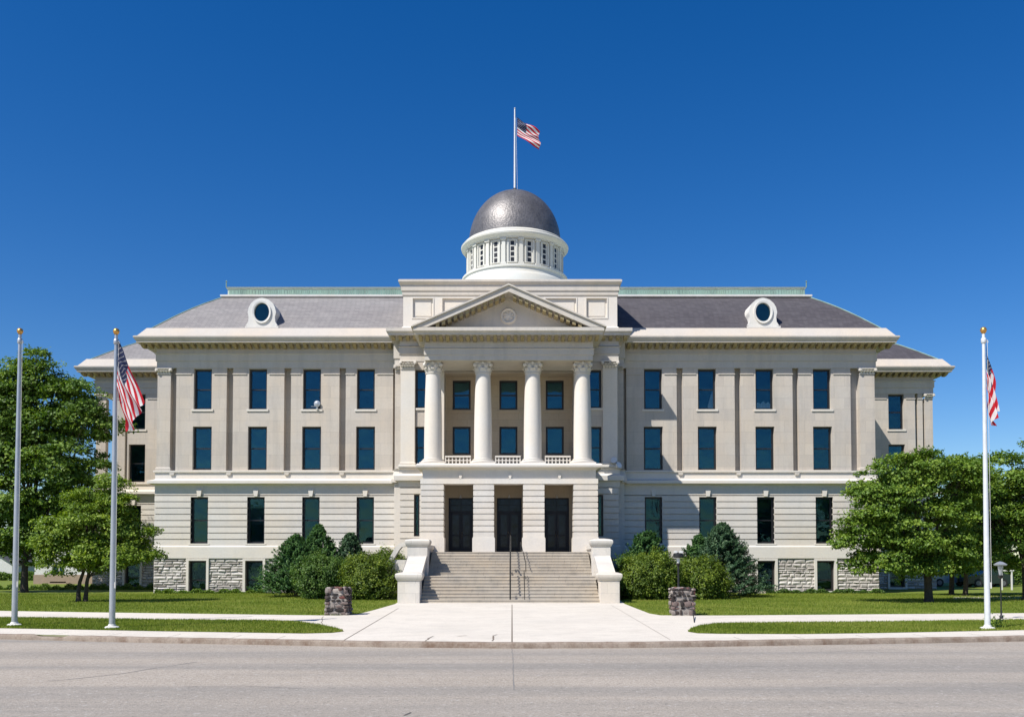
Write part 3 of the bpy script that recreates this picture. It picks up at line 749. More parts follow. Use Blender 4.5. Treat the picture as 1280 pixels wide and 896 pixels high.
# lower part of the centre block
zg1 = z_belt0
slit = [(X(517.5,YC,640),X(524.5,YC,640)),(X(746.5,YC,640),X(754,YC,640))]
sl_h = [(a,b,Z(670,YC),Z(618,YC)) for a,b in slit]
grooved(cx0, XC-4.9, z_wt, z_g+.05, YC-.06, YC+.45, sl_h[:1], 9, seed=21); grooved(XC+4.9, cx1, z_wt, z_g+.05, YC-.06, YC+.45, sl_h[1:], 9, seed=22)
m = MB(); m.box(cx0,XC-4.9,YC+.45,YM,0,z_ped-.02); m.box(XC+4.9,cx1,YC+.45,YM,0,z_ped-.02); m.build('wall', M['stone'], CH)
for h in sl_h: window((h[0]+h[1])/2, h[2], h[3], h[1]-h[0], YC+.2, 'glass_low', 'blind_teal', rail=0)
m = MB(); m.stack(cx0,cx1,YC,YM,[(.06,z_g+.052),(.10,z_belt0),(.32,z_belt0+.02),(.34,z_belt1+.1),(.14,z_belt1+.2),(.06,z_belt1+.25),(.06,z_ped-.12),(.18,z_ped-.08),(.18,z_ped-.01),(0,z_ped)],(1,1,1,0)); m.build('belt_course', M['stone_clean'], CH)
m = MB(); m.stack(cx0-.48,cx1+.48,58.2,YM,[(.02,0),(.02,z_belt0),(.2,z_belt0+.02),(.2,z_belt1),(.03,z_ped-.1),(.1,z_ped-.02),(0,z_ped-.005)],(1,1,1,0)); m.build('centre_step_wall', M['stone_rust'], CH)
m = MB(); m.stack(cx0,cx1,YC,YM,[(.12,z_btop),(.14,z_btop+.03),(.14,z_wt-.12),(.06,z_wt-.01)],(1,1,1,0)); m.build('water_table', M['stone_clean'], CH)
rock_wall(cx0-.03, cx1+.03, 0, z_btop, YC-.02, [], 33)

# -- attic
ax0, ax1 = X(504,57.2,380), X(771.5,57.2,380); ya = 57.2
za0 = zcc+.5; za1 = Z(348.5,56.9)
zp0, zp1 = Z(397,ya), Z(373,ya)
pan = [(X(a,ya,385),X(b,ya,385),zp0,zp1) for a,b in ((516,541),(553,592),(682,720),(733,758.5))]
m = MB(); m.wall(ax0, ax1, za0+.25, Z(370,ya), ya, ya+.25, pan); m.box(ax0,ax1,ya+.12,67,za0-.6,Z(370,ya)); m.build('attic_wall', M['stone_clean'], CH)
for p in pan:
    m = MB(); m.wall(p[0]-.07,p[1]+.07,p[2]-.07,p[3]+.07, ya-.035, ya-.002, [p]); m.box(p[0]+.12,p[1]-.12,ya+.09,ya+.118,p[2]+.12,p[3]-.12); m.build('attic_panel', M['stone_clean'], CH)
m = MB(); m.stack(ax0,ax1,ya,67,[(.22,za0-.55),(.2,za0+.02),(.06,za0+.2),(.0,za0+.252)]); m.build('attic_plinth', M['stone_clean'], CH)
zt_ = Z(370,ya)
m = MB(); m.stack(ax0,ax1,ya,67,[(.02,zt_),(.06,zt_+.05),(.06,zt_+.25),(.12,zt_+.32),(.12,za1-.32),(.2,za1-.26),(.28,za1-.16),(.28,za1-.04),(.2,za1)]); m.build('attic_cornice', M['stone_plain'], CH)

# -- loggia behind the columns
ylb = 58.6
px3 = [X(p,ylb,500) for p in (577,635.5,693.5)]
zl3 = (Z(512,ylb), zcl-.22); zl2 = (Z(568,ylb), Z(533,ylb))
hl = [(x-.58,x+.58,*z_) for x in px3 for z_ in (zl3, zl2)]
m = MB(); m.wall(XC-hx, XC+hx, zfl, zcl, ylb, ylb+.35, hl); m.box(XC-hx,XC+hx,ylb+.35,ylb+1,zfl,zcl)
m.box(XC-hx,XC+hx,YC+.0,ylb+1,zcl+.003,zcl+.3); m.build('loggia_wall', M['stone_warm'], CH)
for x in px3:
    f = window(x, *zl3, 1.16, ylb+.2, blind_top=.5); 
    window(x, *zl2, 1.16, ylb+.2, rail=0)
    s = MB(); s.box(x-.8,x+.8,ylb-.07,ylb,zl3[0]-.2,zl3[0]-.05); s.build('sill', M['stone_warm'], f)
# -- porch: balcony slab
pxl, pxr = X(525.5,YP), X(747.5,YP)
zs0, zs1 = Z(598,YP), Z(584,53.3)
m = MB(); m.stack(pxl+.12,pxr-.12,YP+.1,YC-.1,[(0,zs0),(0,zs1-.1),(.16,zs1),(.36,zs1+.04),(.38,zfl-.1),(.28,zfl)],(1,1,1,0)); m.build('balcony_slab', M['stone_clean'], CH)
m = MB(); m.box(XC-hx,XC+hx,YC-.1,ylb+.9,zfl-.3,zfl-.003); m.box(pxl+.3,pxr-.3,YP+.3,YC-.1,zs0-.1,zs0-.003) ; m.build('loggia_floor', M['stone_warm'], CH)
# porch piers
zop = Z(604.5,YP); zdk = 2.57
piers = [(525.5,554.5),(591.5,617.5),(653.8,680.6),(717,747.5)]
m = MB(); m.box(pxl,pxr,YP,YP+1.1,zop,zs0-.002); m.build('porch_lintel', M['stone_clean'], CH)
zpb = Z(671,YP)
for i,(a,b) in enumerate(piers):
    xa, xb = X(a,YP,640), X(b,YP,640); m = MB(); nco = 9; h = (zop-zpb)/nco; r_ = random.Random(i)
    for j in range(nco): m.box(xa, xb, YP, YP+1.1, zpb+j*h, zpb+(j+1)*h-.06, r_.uniform(.2,.8))
    m.box(xa+.05, xb-.05, YP+.05, YP+1.05, zpb, zop-.003, .5)
    m.box(xa-.05, xb+.05, YP-.05, YP+1.15, zdk-.6, zpb-.05, .6); m.box(xa-.02,xb+.02,YP-.02,YP+1.12,zpb-.05,zpb,.5)
    m.build('pier', M['stone_rust'], CH)
# porch side walls, ceiling and door wall
ydw = 56.45; dX = [X(p,ydw,650) for p in (576,636.5,696)]
dz = Z(622,ydw)
m = MB(); m.wall(pxl+.2, pxr-.2, zdk, zs0-.1, ydw, ydw+.4, [(x-.76,x+.76,zdk,dz) for x in dX])
for xs_ in (pxl+.02, pxr-.52): m.box(xs_, xs_+.5, YP+1.1, YC-.07, zdk, zs0-.11)
m.box(pxl+.52,pxr-.52,YP+1.1,ydw,zs0-.12,zs0-.102)
for xs_ in (-1.05,-.75): pass
for i in range(2):
    xm_ = (X(piers[i+1][0],YP,640)+X(piers[i+1][1],YP,640))/2; m.box(xm_-.45,xm_+.45,YP+1.1,ydw,zdk,zs0-.12)
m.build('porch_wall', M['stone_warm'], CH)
m = MB(); m.box(pxl+.05,pxr-.05,52.0,YC-.07,1.6,zdk-.004); m.build('porch_floor', M['step'], CH)
for x in dX:
    d = MB(); y = ydw+.22; zt = dz-.003; ztr = dz-.85
    d.box(x-.757,x-.66,y-.06,y+.1,zdk,zt); d.box(x+.66,x+.757,y-.06,y+.1,zdk,zt); d.box(x-.66,x+.66,y-.06,y+.1,zt-.09,zt); d.box(x-.66,x+.66,y-.05,y+.08,ztr-.05,ztr+.05)
    d.box(x-.66,x+.66,y+.12,y+.14,zdk,zt)
    d.box(x-.02,x+.02,y-.02,y+.018,ztr+.051,zt-.091); d.box(x-.659,x+.659,y-.018,y+.016,(ztr+zt)/2-.03,(ztr+zt)/2)
    dr = d.build('doorway', M['door'], CH)
    g = MB(); g.box(x-.66,x+.66,y+.02,y+.03,ztr+.05,zt-.09); g.build('transom_window', M['glass_door'], dr)
    for s_ in (-1,1):
        l = MB(); xa, xb = (x-.655,x-.01) if s_ < 0 else (x+.01,x+.655)
        l.wall(xa,xb,zdk+.03,ztr-.05,y,y+.05,[(xa+.12,xb-.12,zdk+.35,ztr-.2)]); l.box(xa+.12,xb-.12,y-.005,y+.03,zdk+1.02,zdk+1.12)
        lf = l.build('door_leaf', M['door'], dr)
        # no deeper than sub-part: glass and pulls hang on the doorway itself
        g = MB(); g.box(xa+.12,xb-.12,y+.015,y+.022,zdk+.35,ztr-.2); g.build('door_glass', M['glass_door'], dr)
        h_ = MB(); h_.tube([(x+s_*.07,y-.06,zdk+.95),(x+s_*.07,y-.06,zdk+1.3)], .014, 6); h_.tube([(x+s_*.07,y-.06,zdk+.98),(x+s_*.07,y,zdk+.98)], .01, 6); h_.build('handle', M['chrome'], dr)
# lamps over the doors
for x in dX:
    m = MB(); m.tube([(x,ydw,dz+.14),(x,ydw-.14,dz+.16),(x,ydw-.16,dz+.1)], .02, 6); m.lathe(x,ydw-.16,[(.03,dz+.1),(.09,dz+.0),(.085,dz-.02),(.0,dz-.02)],12); m.build('door_lamp', M['clouded'], CH)
# keystone brackets on the slab
m = MB()
for px in (575.5,637.5,699.5):
    x = X(px,YP,594); m.prism([(x-.05,zs0-.02),(x+.05,zs0-.02),(x+.09,zs0+.2),(x,zs0+.32),(x-.09,zs0+.2)],YP+.0,YP+.12)
m.build('slab_keystones', M['stone_clean'], CH)

# -- columns
ycol = 54.5
def capital(m, x, y, z0, z1, r):
    h = z1-z0
    m.lathe(x,y,[(r*.98,z0),(r*1.1,z0+.03),(r*1.1,z0+.07),(r*.95,z0+.09),(r*.97,z0+h*.5),(r*1.08,z0+h*.72),(r*1.3,z0+h*.87)],24)
    for row,(zz,hh,off,n,lw) in enumerate(((z0+.08,h*.34,0,8,.17),(z0+.10,h*.60,pi/8,8,.15))):
        for i in range(n):
            a = off+2*pi*i/n; pr_ = [(r*.93,0,1),(r*1.07,.45,1.1),(r*1.15,.8,.9),(r*1.36,1.0,.6),(r*1.42,.86,.35)]
            vs = []
            for rad, t, ww in pr_:
                for s_ in (-1,0,1):
                    rr_ = rad+(.03 if s_ == 0 else 0); tw = s_*lw*ww
                    vs.append((x+rr_*cos(a)-tw*sin(a), y+rr_*sin(a)+tw*cos(a), zz+hh*t))
            fs = [(i_*3+j_, i_*3+j_+1, i_*3+j_+4, i_*3+j_+3) for i_ in range(4) for j_ in range(2)]
            m.add(vs, fs)
    for i in range(4):
        a = pi/4+i*pi/2; ca, sa = cos(a), sin(a)
        m.tube([(x+r*1.0*ca,y+r*1.0*sa,z0+h*.5),(x+r*1.25*ca,y+r*1.25*sa,z0+h*.78),(x+r*1.45*ca,y+r*1.45*sa,z1-.16)], [.05,.06,.05], 6)
        cx_, cy_ = x+r*1.42*ca, y+r*1.42*sa
        m.tube([(cx_-.075*sa,cy_+.075*ca,z1-.19),(cx_+.075*sa,cy_-.075*ca,z1-.19)], .115, 12)
        m.tube([(cx_-.10*sa,cy_+.10*ca,z1-.19),(cx_+.10*sa,cy_-.10*ca,z1-.19)], .05, 8)
        b = i*pi/2; m.tube([(x+r*1.15*cos(b),y+r*1.15*sin(b),z1-.08),(x+r*1.32*cos(b),y+r*1.32*sin(b),z1-.08)], .07, 8)
    # concave abacus
    P = []
    for i in range(4):
        a0_, a1_ = pi/4+i*pi/2, pi/4+(i+1)*pi/2; R = r*1.62
        p0 = np.array((R*cos(a0_),R*sin(a0_))); p1 = np.array((R*cos(a1_),R*sin(a1_)))
        for t in np.linspace(.06,.94,7):
            p = p0+(p1-p0)*t; p = p*(1-.16*sin(pi*t)); P.append(p)
    n = len(P)
    m.add([(x+p[0],y+p[1],z1-.09) for p in P]+[(x+p[0]*1.04,y+p[1]*1.04,z1) for p in P], [tuple(range(n-1,-1,-1)),tuple(range(n,2*n))]+[(i,(i+1)%n,(i+1)%n+n,i+n) for i in range(n)])
CXS = [X(p,ycol,520) for p in (541.5,603.8,665.8,728)]
zcb = zfl+.36; zct = Z(468.5,ycol)
for x in CXS:
    rb, rt = .53, .44; m = MB(); prf = []
    for i in range(13):
        t = i/12; prf.append((rb-(rb-rt)*(t**1.7)+.012*sin(pi*t), zcb+(zct-zcb)*t))
    m.lathe(x,ycol,[(rb+.05,zcb-.05),(rb+.05,zcb-.01),(rb+.01,zcb)]+prf,40); col = m.build('column', M['stone_clean'], CH, smooth=30)
    m = MB(); m.box(x-.74,x+.74,ycol-.74,ycol+.74,zfl-.01,zfl+.11); m.lathe(x,ycol,[(.70,zfl+.112),(.735,zfl+.15),(.735,zfl+.19),(.70,zfl+.225),(.63,zfl+.24),(.61,zfl+.265),(.645,zfl+.285),(.64,zfl+.31),(.58,zcb-.045)],40)
    m.build('base', M['stone_clean'], col, smooth=40)
    m = MB(); capital(m, x, ycol, zct, zcl-.004, .44); m.build('capital', M['stone_clean'], col, smooth=35)
# balustrades
for a, b in zip(CXS, CXS[1:]):
    m = MB(); xa, xb = a+.72, b-.72; y = ycol-.1; z0_ = zfl+.002
    m.box(xa,xb,y-.07,y+.07,z0_,z0_+.06); m.box(xa,xb,y-.08,y+.08,z0_+.46,z0_+.54); m.box(xa,xb,y-.03,y+.03,z0_+.24,z0_+.29)
    n = 7
    for i in range(n+1):
        x = xa+(xb-xa)*i/n; x = min(max(x,xa+.03),xb-.03); m.box(x-.03,x+.03,y-.035,y+.035,z0_+.06,z0_+.46)
    m.build('balustrade', M['stone_clean'], CH)

# -- portico entablature + pediment
ex0, ex1 = X(531,YP,434), X(741,YP,434)
zpe = Z(418,52.85); zpt = Z(408.5,52.75)
m = MB(); m.stack(ex0,ex1,YP,YC-.17,[(0,zcl),(0,zcl+.28),(.05,zcl+.30),(.05,zcl+.62),(.10,zcl+.66),(.02,zcl+.72),(.02,zpe)],(1,1,1,0)); m.build('portico_entablature', M['stone_plain'], CH)
m = MB(); m.stack(ex0,ex1,YP,YC-.82,[(.02,zpe-.1),(.12,zpe),(.85,zpe+.001),(.85,zpe+.08),(.97,zpe+.2),(.97,zpt-.02),(.85,zpt)],(.6,.6,1,0)); pc_ = m.build('portico_cornice', M['stone_plain'], CH)
modillions(ex0-.2, ex1+.2, YP-.1, zpe-.002, pc_, pitch=.40, pj=.62)
hw = (ex1-ex0)/2+.62; xm_ = (ex0+ex1)/2; zap = Z(357,52.8); rise = zap-zpt; sl_ = rise/hw
yfr = YP-.95
m = MB(); th = .36
for s_ in (-1,1):
    o_ = [(xm_+s_*hw,zpt+.002),(xm_,zap),(xm_,zap-th),(xm_+s_*(hw-th/sl_),zpt+.002)]
    m.prism(o_, yfr, YC-.02)
    o2 = [(xm_+s_*(hw+.10),zpt+.0021),(xm_+s_*(hw-.02),zpt+.10),(xm_,zap+.09),(xm_,zap+.001),(xm_+s_*hw,zpt+.0025)]
    m.prism(o2, yfr-.10, YC-.03)
    # bed moulding
    t2 = th+.24
    m.prism([(xm_+s_*(hw-th/sl_-.02),zpt+.003),(xm_,zap-th-.001),(xm_,zap-t2),(xm_+s_*(hw-t2/sl_),zpt+.003)], YP-.02, YC-.04)
rk = m.build('raking_cornice', M['stone_plain'], CH)
n = 13
for s_ in (-1,1):
    m = MB()
    for i in range(n):
        t = (i+.6)/(n+.6); xx_ = xm_+s_*(hw-th/sl_-.05)*(1-t)-0; ztop = zpt+.002+(zap-th-zpt)*t-.003
        if ztop-.22 < zpt+.02: continue
        w_ = .10
        m.prism([(xx_-w_,ztop-s_*(-w_)*sl_*-1),(xx_+w_,ztop-s_*(w_)*sl_),(xx_+w_,ztop-s_*(w_)*sl_-.2),(xx_-w_,ztop+s_*(w_)*sl_-.2)], yfr+.12, YP-.022)
    m.build('modillion_course', M['modillion'], rk)
m = MB(); m.prism([(xm_-hw+th/sl_+.2,zpt+.001),(xm_+hw-th/sl_-.2,zpt+.001),(xm_,zap-th-.1)], YP+.12, YP+.5); tym = m.build('tympanum', M['stone_plain'], CH)
xr_, zr_ = X(635.5,YP,394), Z(394.5,YP); m = MB()
n = 40
for (ra,rb_,ya_,yb_) in ((.50,.42,YP+.12,YP-.02),(.42,.36,YP-.02,YP+.0),(.36,.30,YP+.0,YP+.08),(.30,.16,YP+.08,YP+.03),(.16,.001,YP+.03,YP-.01)):
    vs = []
    for j in range(n): a = 2*pi*j/n; vs += [(xr_+ra*cos(a),ya_,zr_+ra*sin(a)),(xr_+rb_*cos(a),yb_,zr_+rb_*sin(a))]
    m.add(vs, [(2*j,2*((j+1)%n),2*((j+1)%n)+1,2*j+1) for j in range(n)])
for j in range(8): a = 2*pi*j/8; m.tube([(xr_+.14*cos(a),YP+.02,zr_+.14*sin(a)),(xr_+.28*cos(a+.3),YP+.02,zr_+.28*sin(a+.3))], [.02,.04], 6)
m.build('medallion', M['stone_clean'], CH, smooth=40)

# -- drum and dome
YD = 68.0; xd = X(643.5,YD,330)
zD = lambda py: Z(py, YD)
m = MB(); m.lathe(xd,YD,[(4.45,za1-.6),(4.25,21.6),(4.12,22.2),(4.05,22.35),(3.92,22.45),(3.84,22.7),(3.84,22.8),(3.93,22.84),(3.93,22.97),(3.8,23.03),(3.66,23.08)],72); dr = m.build('drum_base', M['drum'], CH, smooth=25)
z0d, z1d = 23.08, 24.95
m = MB(); m.lathe(xd,YD,[(3.50,z0d),(3.50,z1d+.1)],90); dw = m.build('drum_wall', M['drum'], CH, smooth=25)
ND = 18
for i in range(ND):
    a = 2*pi*(i+.35)/ND; da = 2*pi/ND
    def P3(r, an, z): return (xd+r*cos(an), YD+r*sin(an), z)
    m = MB()
    # pilaster strip between panels
    def blk(r0, r1, b0, b1, zz0, zz1, mm):
        mm.add([P3(r0,b0,zz0),P3(r0,b1,zz0),P3(r1,b1,zz0),P3(r1,b0,zz0),P3(r0,b0,zz1),P3(r0,b1,zz1),P3(r1,b1,zz1),P3(r1,b0,zz1)], [(0,3,2,1),(4,5,6,7),(0,1,5,4),(1,2,6,5),(2,3,7,6),(3,0,4,7)])
    pm = MB(); blk(3.49,3.62,a-da*.5-da*.10,a-da*.5+da*.10,z0d,z1d,pm); blk(3.49,3.70,a-da*.5-da*.16,a-da*.5+da*.16,z0d,z0d+.12,pm); blk(3.49,3.70,a-da*.5-da*.16,a-da*.5+da*.16,z1d-.14,z1d,pm)
    pm.build('drum_pilaster', M['drum'], CH)
    w0_, w1_ = a-da*.21, a+da*.21; zz0, zz1 = z0d+.16, z1d-.16
    blk(3.5,3.60,w0_-da*.07,w0_,zz0-.06,zz1+.06,m); blk(3.5,3.60,w1_,w1_+da*.07,zz0-.06,zz1+.06,m); blk(3.5,3.60,w0_,w1_,zz1,zz1+.06,m); blk(3.5,3.62,w0_,w1_,zz0-.06,zz0,m)
    dwn = m.build('drum_window', M['drum'], CH)
    g = MB()
    for q in range(4):
        h_ = (zz1-zz0)/4; blk(3.5,3.512,w0_+da*.11,w1_-da*.11,zz0+q*h_+.05,zz0+(q+1)*h_-.05,g)
    g.build('pane', M['frame'], dwn)
m = MB(); m.lathe(xd,YD,[(3.52,z1d),(3.70,z1d+.02),(3.70,z1d+.08),(3.86,z1d+.18),(3.98,z1d+.25),(4.01,z1d+.36),(3.94,z1d+.44),(3.80,z1d+.50),(3.80,z1d+.60),(3.70,z1d+.68),(3.52,z1d+.72),(3.42,z1d+.82)],90); m.build('drum_cornice', M['drum'], CH, smooth=22)
m = MB(); zb_, zt_2 = z1d+.74, zD(240.5); H_ = zt_2-zb_; prf = []
for i in range(25):
    t = i/24*pi/2; prf.append((3.42*cos(t)+.0005, zb_+H_*sin(t)))
m.lathe(xd,YD,prf,96); m.build('dome', M['dome'], CH, smooth=40)
m = MB(); m.lathe(xd,YD,[(.5,zt_2-.06),(.5,zt_2+.02),(.3,zt_2+.06),(.2,zt_2+.16),(.1,zt_2+.3)],20); m.build('dome_cap', M['frame'], CH, smooth=30)
zft = Z(136.5,YD)
m = MB(); m.tube([(xd,YD,zt_2+.05),(xd,YD,zft)], [.085,.05], 10); m.tube([(xd+.2,YD-.05,zt_2+.05),(xd+.08,YD-.05,zft-.7)], .012, 5); rp = m.build('roof_flagpole', M['alu_white'], CH, smooth=40)
m = MB(); m.lathe(xd,YD,[(.001,zft),(.07,zft+.05),(.001,zft+.13)],10); m.build('finial', M['alu_white'], rp)

# ------------------------------------------------------------------ entrance stairs
ys0 = 45.2; sx0 = X(525.5,ys0,753)+.0; sx1 = X(749.5,ys0,753)
ST = thing('entrance_stairs', ((sx0+sx1)/2, ys0, 0), 'broad flight of pale stone steps rising to the courthouse doors', 'stairs')
NS = 8; rz = 1.285/NS; tr = .32
def flight(name, y, z, n):
    m = MB()
    for i in range(n):
        m.box(sx0, sx1, y+i*tr, y+n*tr+.05, z+i*rz-(0 if i else .05), z+(i+1)*rz-.045, .4)
        m.box(sx0, sx1, y+i*tr-.025, y+n*tr+.05, z+(i+1)*rz-.045, z+(i+1)*rz-(.002 if i < n-1 else 0), .6)
    m.build(name, M['step'], ST)
flight('flight', ys0, 0, NS)
yl = ys0+NS*tr; m = MB(); m.box(sx0, sx1, yl+.052, yl+1.7, 0, NS*rz-.003); m.build('landing', M['step'], ST)
ys2 = yl+1.7+.03; flight('flight', ys2, NS*rz, NS)
yt = ys2+NS*tr
m = MB(); m.box(sx0,sx1,yt+.052,YP-.06,1,2.568); m.build('landing', M['step'], ST)
for s_ in (-1,1):
    xi, xo = (sx0, sx0-1.08) if s_ < 0 else (sx1, sx1+.95)
    a, b = min(xi,xo), max(xi,xo)
    ck = MB()
    ck.prism_x([(ys0+.5,0),(ys0+.5,1.05),(49.0,2.15),(49.0,2.75),(YC-.2,2.75),(YC-.2,0)], a+.12, b-.12)
    ck.prism_x([(ys0+.5,1.052),(ys0+.5,1.22),(48.9,2.32),(48.9,2.12)], a+.04, b-.04); ck.prism_x([(49.9,2.752),(49.9,2.92),(YP,2.92),(YP,2.752)], a+.04, b-.04)
    cw = ck.build('cheek_wall', M['stone_block'], ST, bevel=.03)
    for (yy, zb2, ztp, ex) in ((ys0-.35, 0, 1.5, 0), (48.9, 0, Z(673,48.8), .0)):
        p = MB(); yb2 = yy+1.0
        p.stack(a-ex,b+ex,yy,yb2,[(0,zb2),(0,ztp-.42)]);
        for q in range(3):
            zz = ztp-.42-.30*(q+1)
        pe = p.build('pedestal', M['stone_block'], ST, bevel=.015)
        c = MB(); hh = .10 if ex == 0 else .02
        c.stack(a-ex,b+ex,yy,yb2,[(.0,ztp-.419),(.05,ztp-.38),(.10,ztp-.26),(.12,ztp-.2),(.12,ztp-.11),(.07,ztp-.05),(-.08,ztp-.01),(-.3,ztp+.02)] if ex == 0 else [(-.04,ztp-.419),(-.02,ztp-.36),(.10,ztp-.14),(.12,ztp-.10),(.12,ztp-.03),(.05,ztp+.03),(-.15,ztp+.10),(-.4,ztp+.13)])
        c.build('pedestal_cap', M['stone_block'], pe, smooth=35)
    if s_ < 0:   # curved return wall beside the upper pedestal
        m = MB(); xx = a-.06
        m.prism([(xx-.0,3.05),(xx-.35,3.0),(xx-.6,2.75),(xx-.95,2.1),(xx-.78,2.05),(xx-.45,2.6),(xx-.28,2.82),(xx,2.86)], 49.1, 49.7); m.prism([(xx,2.1),(xx-1.2,2.1),(xx-1.2,0),(xx,0)],49.2,49.7); m.build('return_wall', M['stone_block'], ST, bevel=.02)
# handrails
def stair_z(y):
    if y < ys0: return 0
    if y < yl: return rz*(int((y-ys0)/tr)+1)
    if y < ys2: return NS*rz
    if y < yt: return NS*rz+rz*(int((y-ys2)/tr)+1)
    return 2.57
def rail(x, pts, hgt, posts, r=.028, x1=None):
    m = MB(); P = []
    for i,y in enumerate(pts):
        xx = x if x1 is None else x+(x1-x)*i/(len(pts)-1)
        P.append((xx,y,stair_z(y+.01)+hgt))
    m.tube(P, r, 8)
    for i in posts:
        p = P[i]; m.tube([(p[0],p[1],stair_z(p[1]+.01)-.02),(p[0],p[1],p[2])], r*.9, 8)
    return m
rx_ = X(637.8,ys0,720)
for pts_, pos in (([ys0+.05,yl],[0,1]),([yl+.1,ys2-.1],[0,1]),([ys2+.05,yt],[0,1])):
    rail(rx_, pts_, .9, pos, .04).build('handrail', M['metal_black'], ST)
m = MB(); m.tube([(rx_,yl,NS*rz+.9),(rx_,yl+.1,NS*rz+.9)],.04,8); m.tube([(rx_,ys2-.1,NS*rz+.9),(rx_,ys2+.05,NS*rz+rz+.9)],.04,8); m.build('handrail', M['metal_black'], ST)
m = rail(X(655.8,ys0,740), [ys0+.1,ys0+.5,yl-.4], .45, [0,2], .022); m.build('handrail', M['metal_black'], ST)
y_ = [ys2, ys2+.5, ys2+1., ys2+1.5, ys2+2., yt]; m = rail(X(657.3,ys2,722), y_, .55, [0,5], .024, X(650.5,yt,692)); m.build('handrail', M['metal_black'], ST)

# floodlight on the ledge
fl = thing('floodlight', (X(769,56.7,590),56.75,z_ped), 'small white twin floodlight on the stone ledge right of the portico', 'floodlight')
fx, fz = X(768.5,56.7,585), z_ped
m = MB(); m.box(fx-.05,fx+.05,56.75,56.85,fz-.01,fz+.05); m.tube([(fx,56.8,fz),(fx,56.8,fz+.12)],.025,6); m.build('bracket', M['alu_white'], fl)
for dx_, dz_, tilt in ((-.03,.38,-.35),(.20,.08,.6)):
    m = MB(); m.lathe(0,0,[(.001,-.16),(.10,-.14),(.17,-.02),(.20,.12),(.001,.12)],16)
    v = np.array(m.v); 
    c_, s_ = cos(1.25), sin(1.25); v2 = v.copy(); v2[:,1] = v[:,1]*c_-v[:,2]*s_; v2[:,2] = v[:,1]*s_+v[:,2]*c_
    v3 = v2.copy(); c_, s_ = cos(tilt), sin(tilt); v3[:,0] = v2[:,0]*c_-v2[:,1]*s_; v3[:,1] = v2[:,0]*s_+v2[:,1]*c_
    m.v = [tuple(p) for p in v3+np.array((fx+dx_,56.72,fz+dz_))]; m.build('lamp_head', M['alu_white'], fl, smooth=50)
# satellite dish on a sill
sx_, sz_ = X(396.5,YM-.1,500), W3[0]
sd = thing('satellite_dish', (sx_-.1, YM-.05, sz_), 'small white round dish aerial on a top-floor windowsill', 'satellite dish')
m = MB(); m.lathe(0,0,[(.001,.05),(.12,.035),(.20,0),(.205,0),(.12,.02),(.001,.035)],20)
m.v = [(sx_+x, YM-.12-z, sz_+.34+y) for x,y,z in m.v]; m.build('reflector', M['alu'], sd, smooth=50)
m = MB(); m.tube([(sx_,YM-.10,sz_),(sx_,YM-.10,sz_+.3)],.02,6); m.box(sx_-.07,sx_+.07,YM-.14,YM-.03,sz_-.002,sz_+.03); m.tube([(sx_-.4,YM-.1,sz_+.17),(sx_,YM-.1,sz_+.17)],.01,5); m.build('stand', M['alu_white'], sd)

# ------------------------------------------------------------------ flagpoles and flags
def pole(px, py, top, tpx, mat, label, rb=.09):
    x, y = G(px, py); zt = Z(top, y); xt = X(tpx, y, top)
    t = thing('flagpole', (x,y,0), label, 'flagpole', 'flagpoles along the kerb')
    m = MB(); n = 8
    m.tube([(x+(xt-x)*i/n, y, .02+(zt-.02)*i/n) for i in range(n+1)], [rb-(rb*.48)*(i/n)**1.2 for i in range(n+1)], 20); m.build('shaft', mat, t, smooth=40)
    m = MB(); m.lathe(x,y,[(.21,0),(.21,.05),(.18,.075),(rb+.03,.085),(rb+.01,.14)],28); m.build('base', M['white'], t, smooth=40)
    m = MB(); m.tube([(xt,y,zt-.02),(xt,y,zt+.04)],.04,10); m.lathe(xt,y,[(.001,zt+.02),(.06,zt+.03),(.09,zt+.09),(.095,zt+.13),(.07,zt+.19),(.001,zt+.22)],16); m.build('ball', M['gold'], t, smooth=60)
    m = MB(); m.lathe(xt,y,[(.06,zt-.28),(.075,zt-.26),(.075,zt-.14),(.06,zt-.12)],14); m.tube([(xt+.02,y-.02,zt-.18),(xt+.1,y-.02,zt-.2),(xt+.12,y-.02,zt-.26)],.02,6); m.build('truck', mat, t, smooth=40)
    m = MB(); m.tube([(xt+.095,y-.03,zt-.25),(x+(xt-x)*.2+rb+.02,y-.05,1.3)], .006, 5); m.tube([(x+(xt-x)*.2+rb+.01,y-.05,1.22),(x+(xt-x)*.2+rb+.01,y-.05,1.4)],.02,6); m.build('halyard', M['white'], t)
    return x, y, xt, zt
pole(18, 782.3, 418.5, 25, M['alu'], 'tall grey flagpole with a gilt ball and no flag, nearest the left edge')
P2 = pole(140, 785.5, 419, 145.3, M['alu'], 'grey flagpole flying a drooping striped flag in front of the left tree')
P3_ = pole(1234.5, 786.5, 417.5, 1229.4, M['alu_white'], 'tall white flagpole with gilt ball at the right, beside the big green tree', .085)
M['f_red'] = simple('flag_red', (.55,.008,.022), .8, var=.1); M['f_white'] = simple('flag_white', (.78,.76,.75), .8, var=.05); M['f_blue'] = simple('flag_blue', (.010,.018,.07), .8, var=.1)
for k_ in ('f_red','f_white','f_blue'):
    nt_ = M[k_].node_tree; p_ = nt_.nodes['Principled BSDF']; tr_ = nt_.nodes.new('ShaderNodeBsdfTranslucent')
    nt_.links.new(p_.inputs['Base Color'].links[0].from_socket, tr_.inputs[0]); mx_ = nt_.nodes.new('ShaderNodeMixShader'); mx_.inputs[0].default_value = .3
    nt_.links.new(p_.outputs[0], mx_.inputs[1]); nt_.links.new(tr_.outputs[0], mx_.inputs[2]); nt_.links.new(mx_.outputs[0], nt_.nodes['Material Output'].inputs[0])
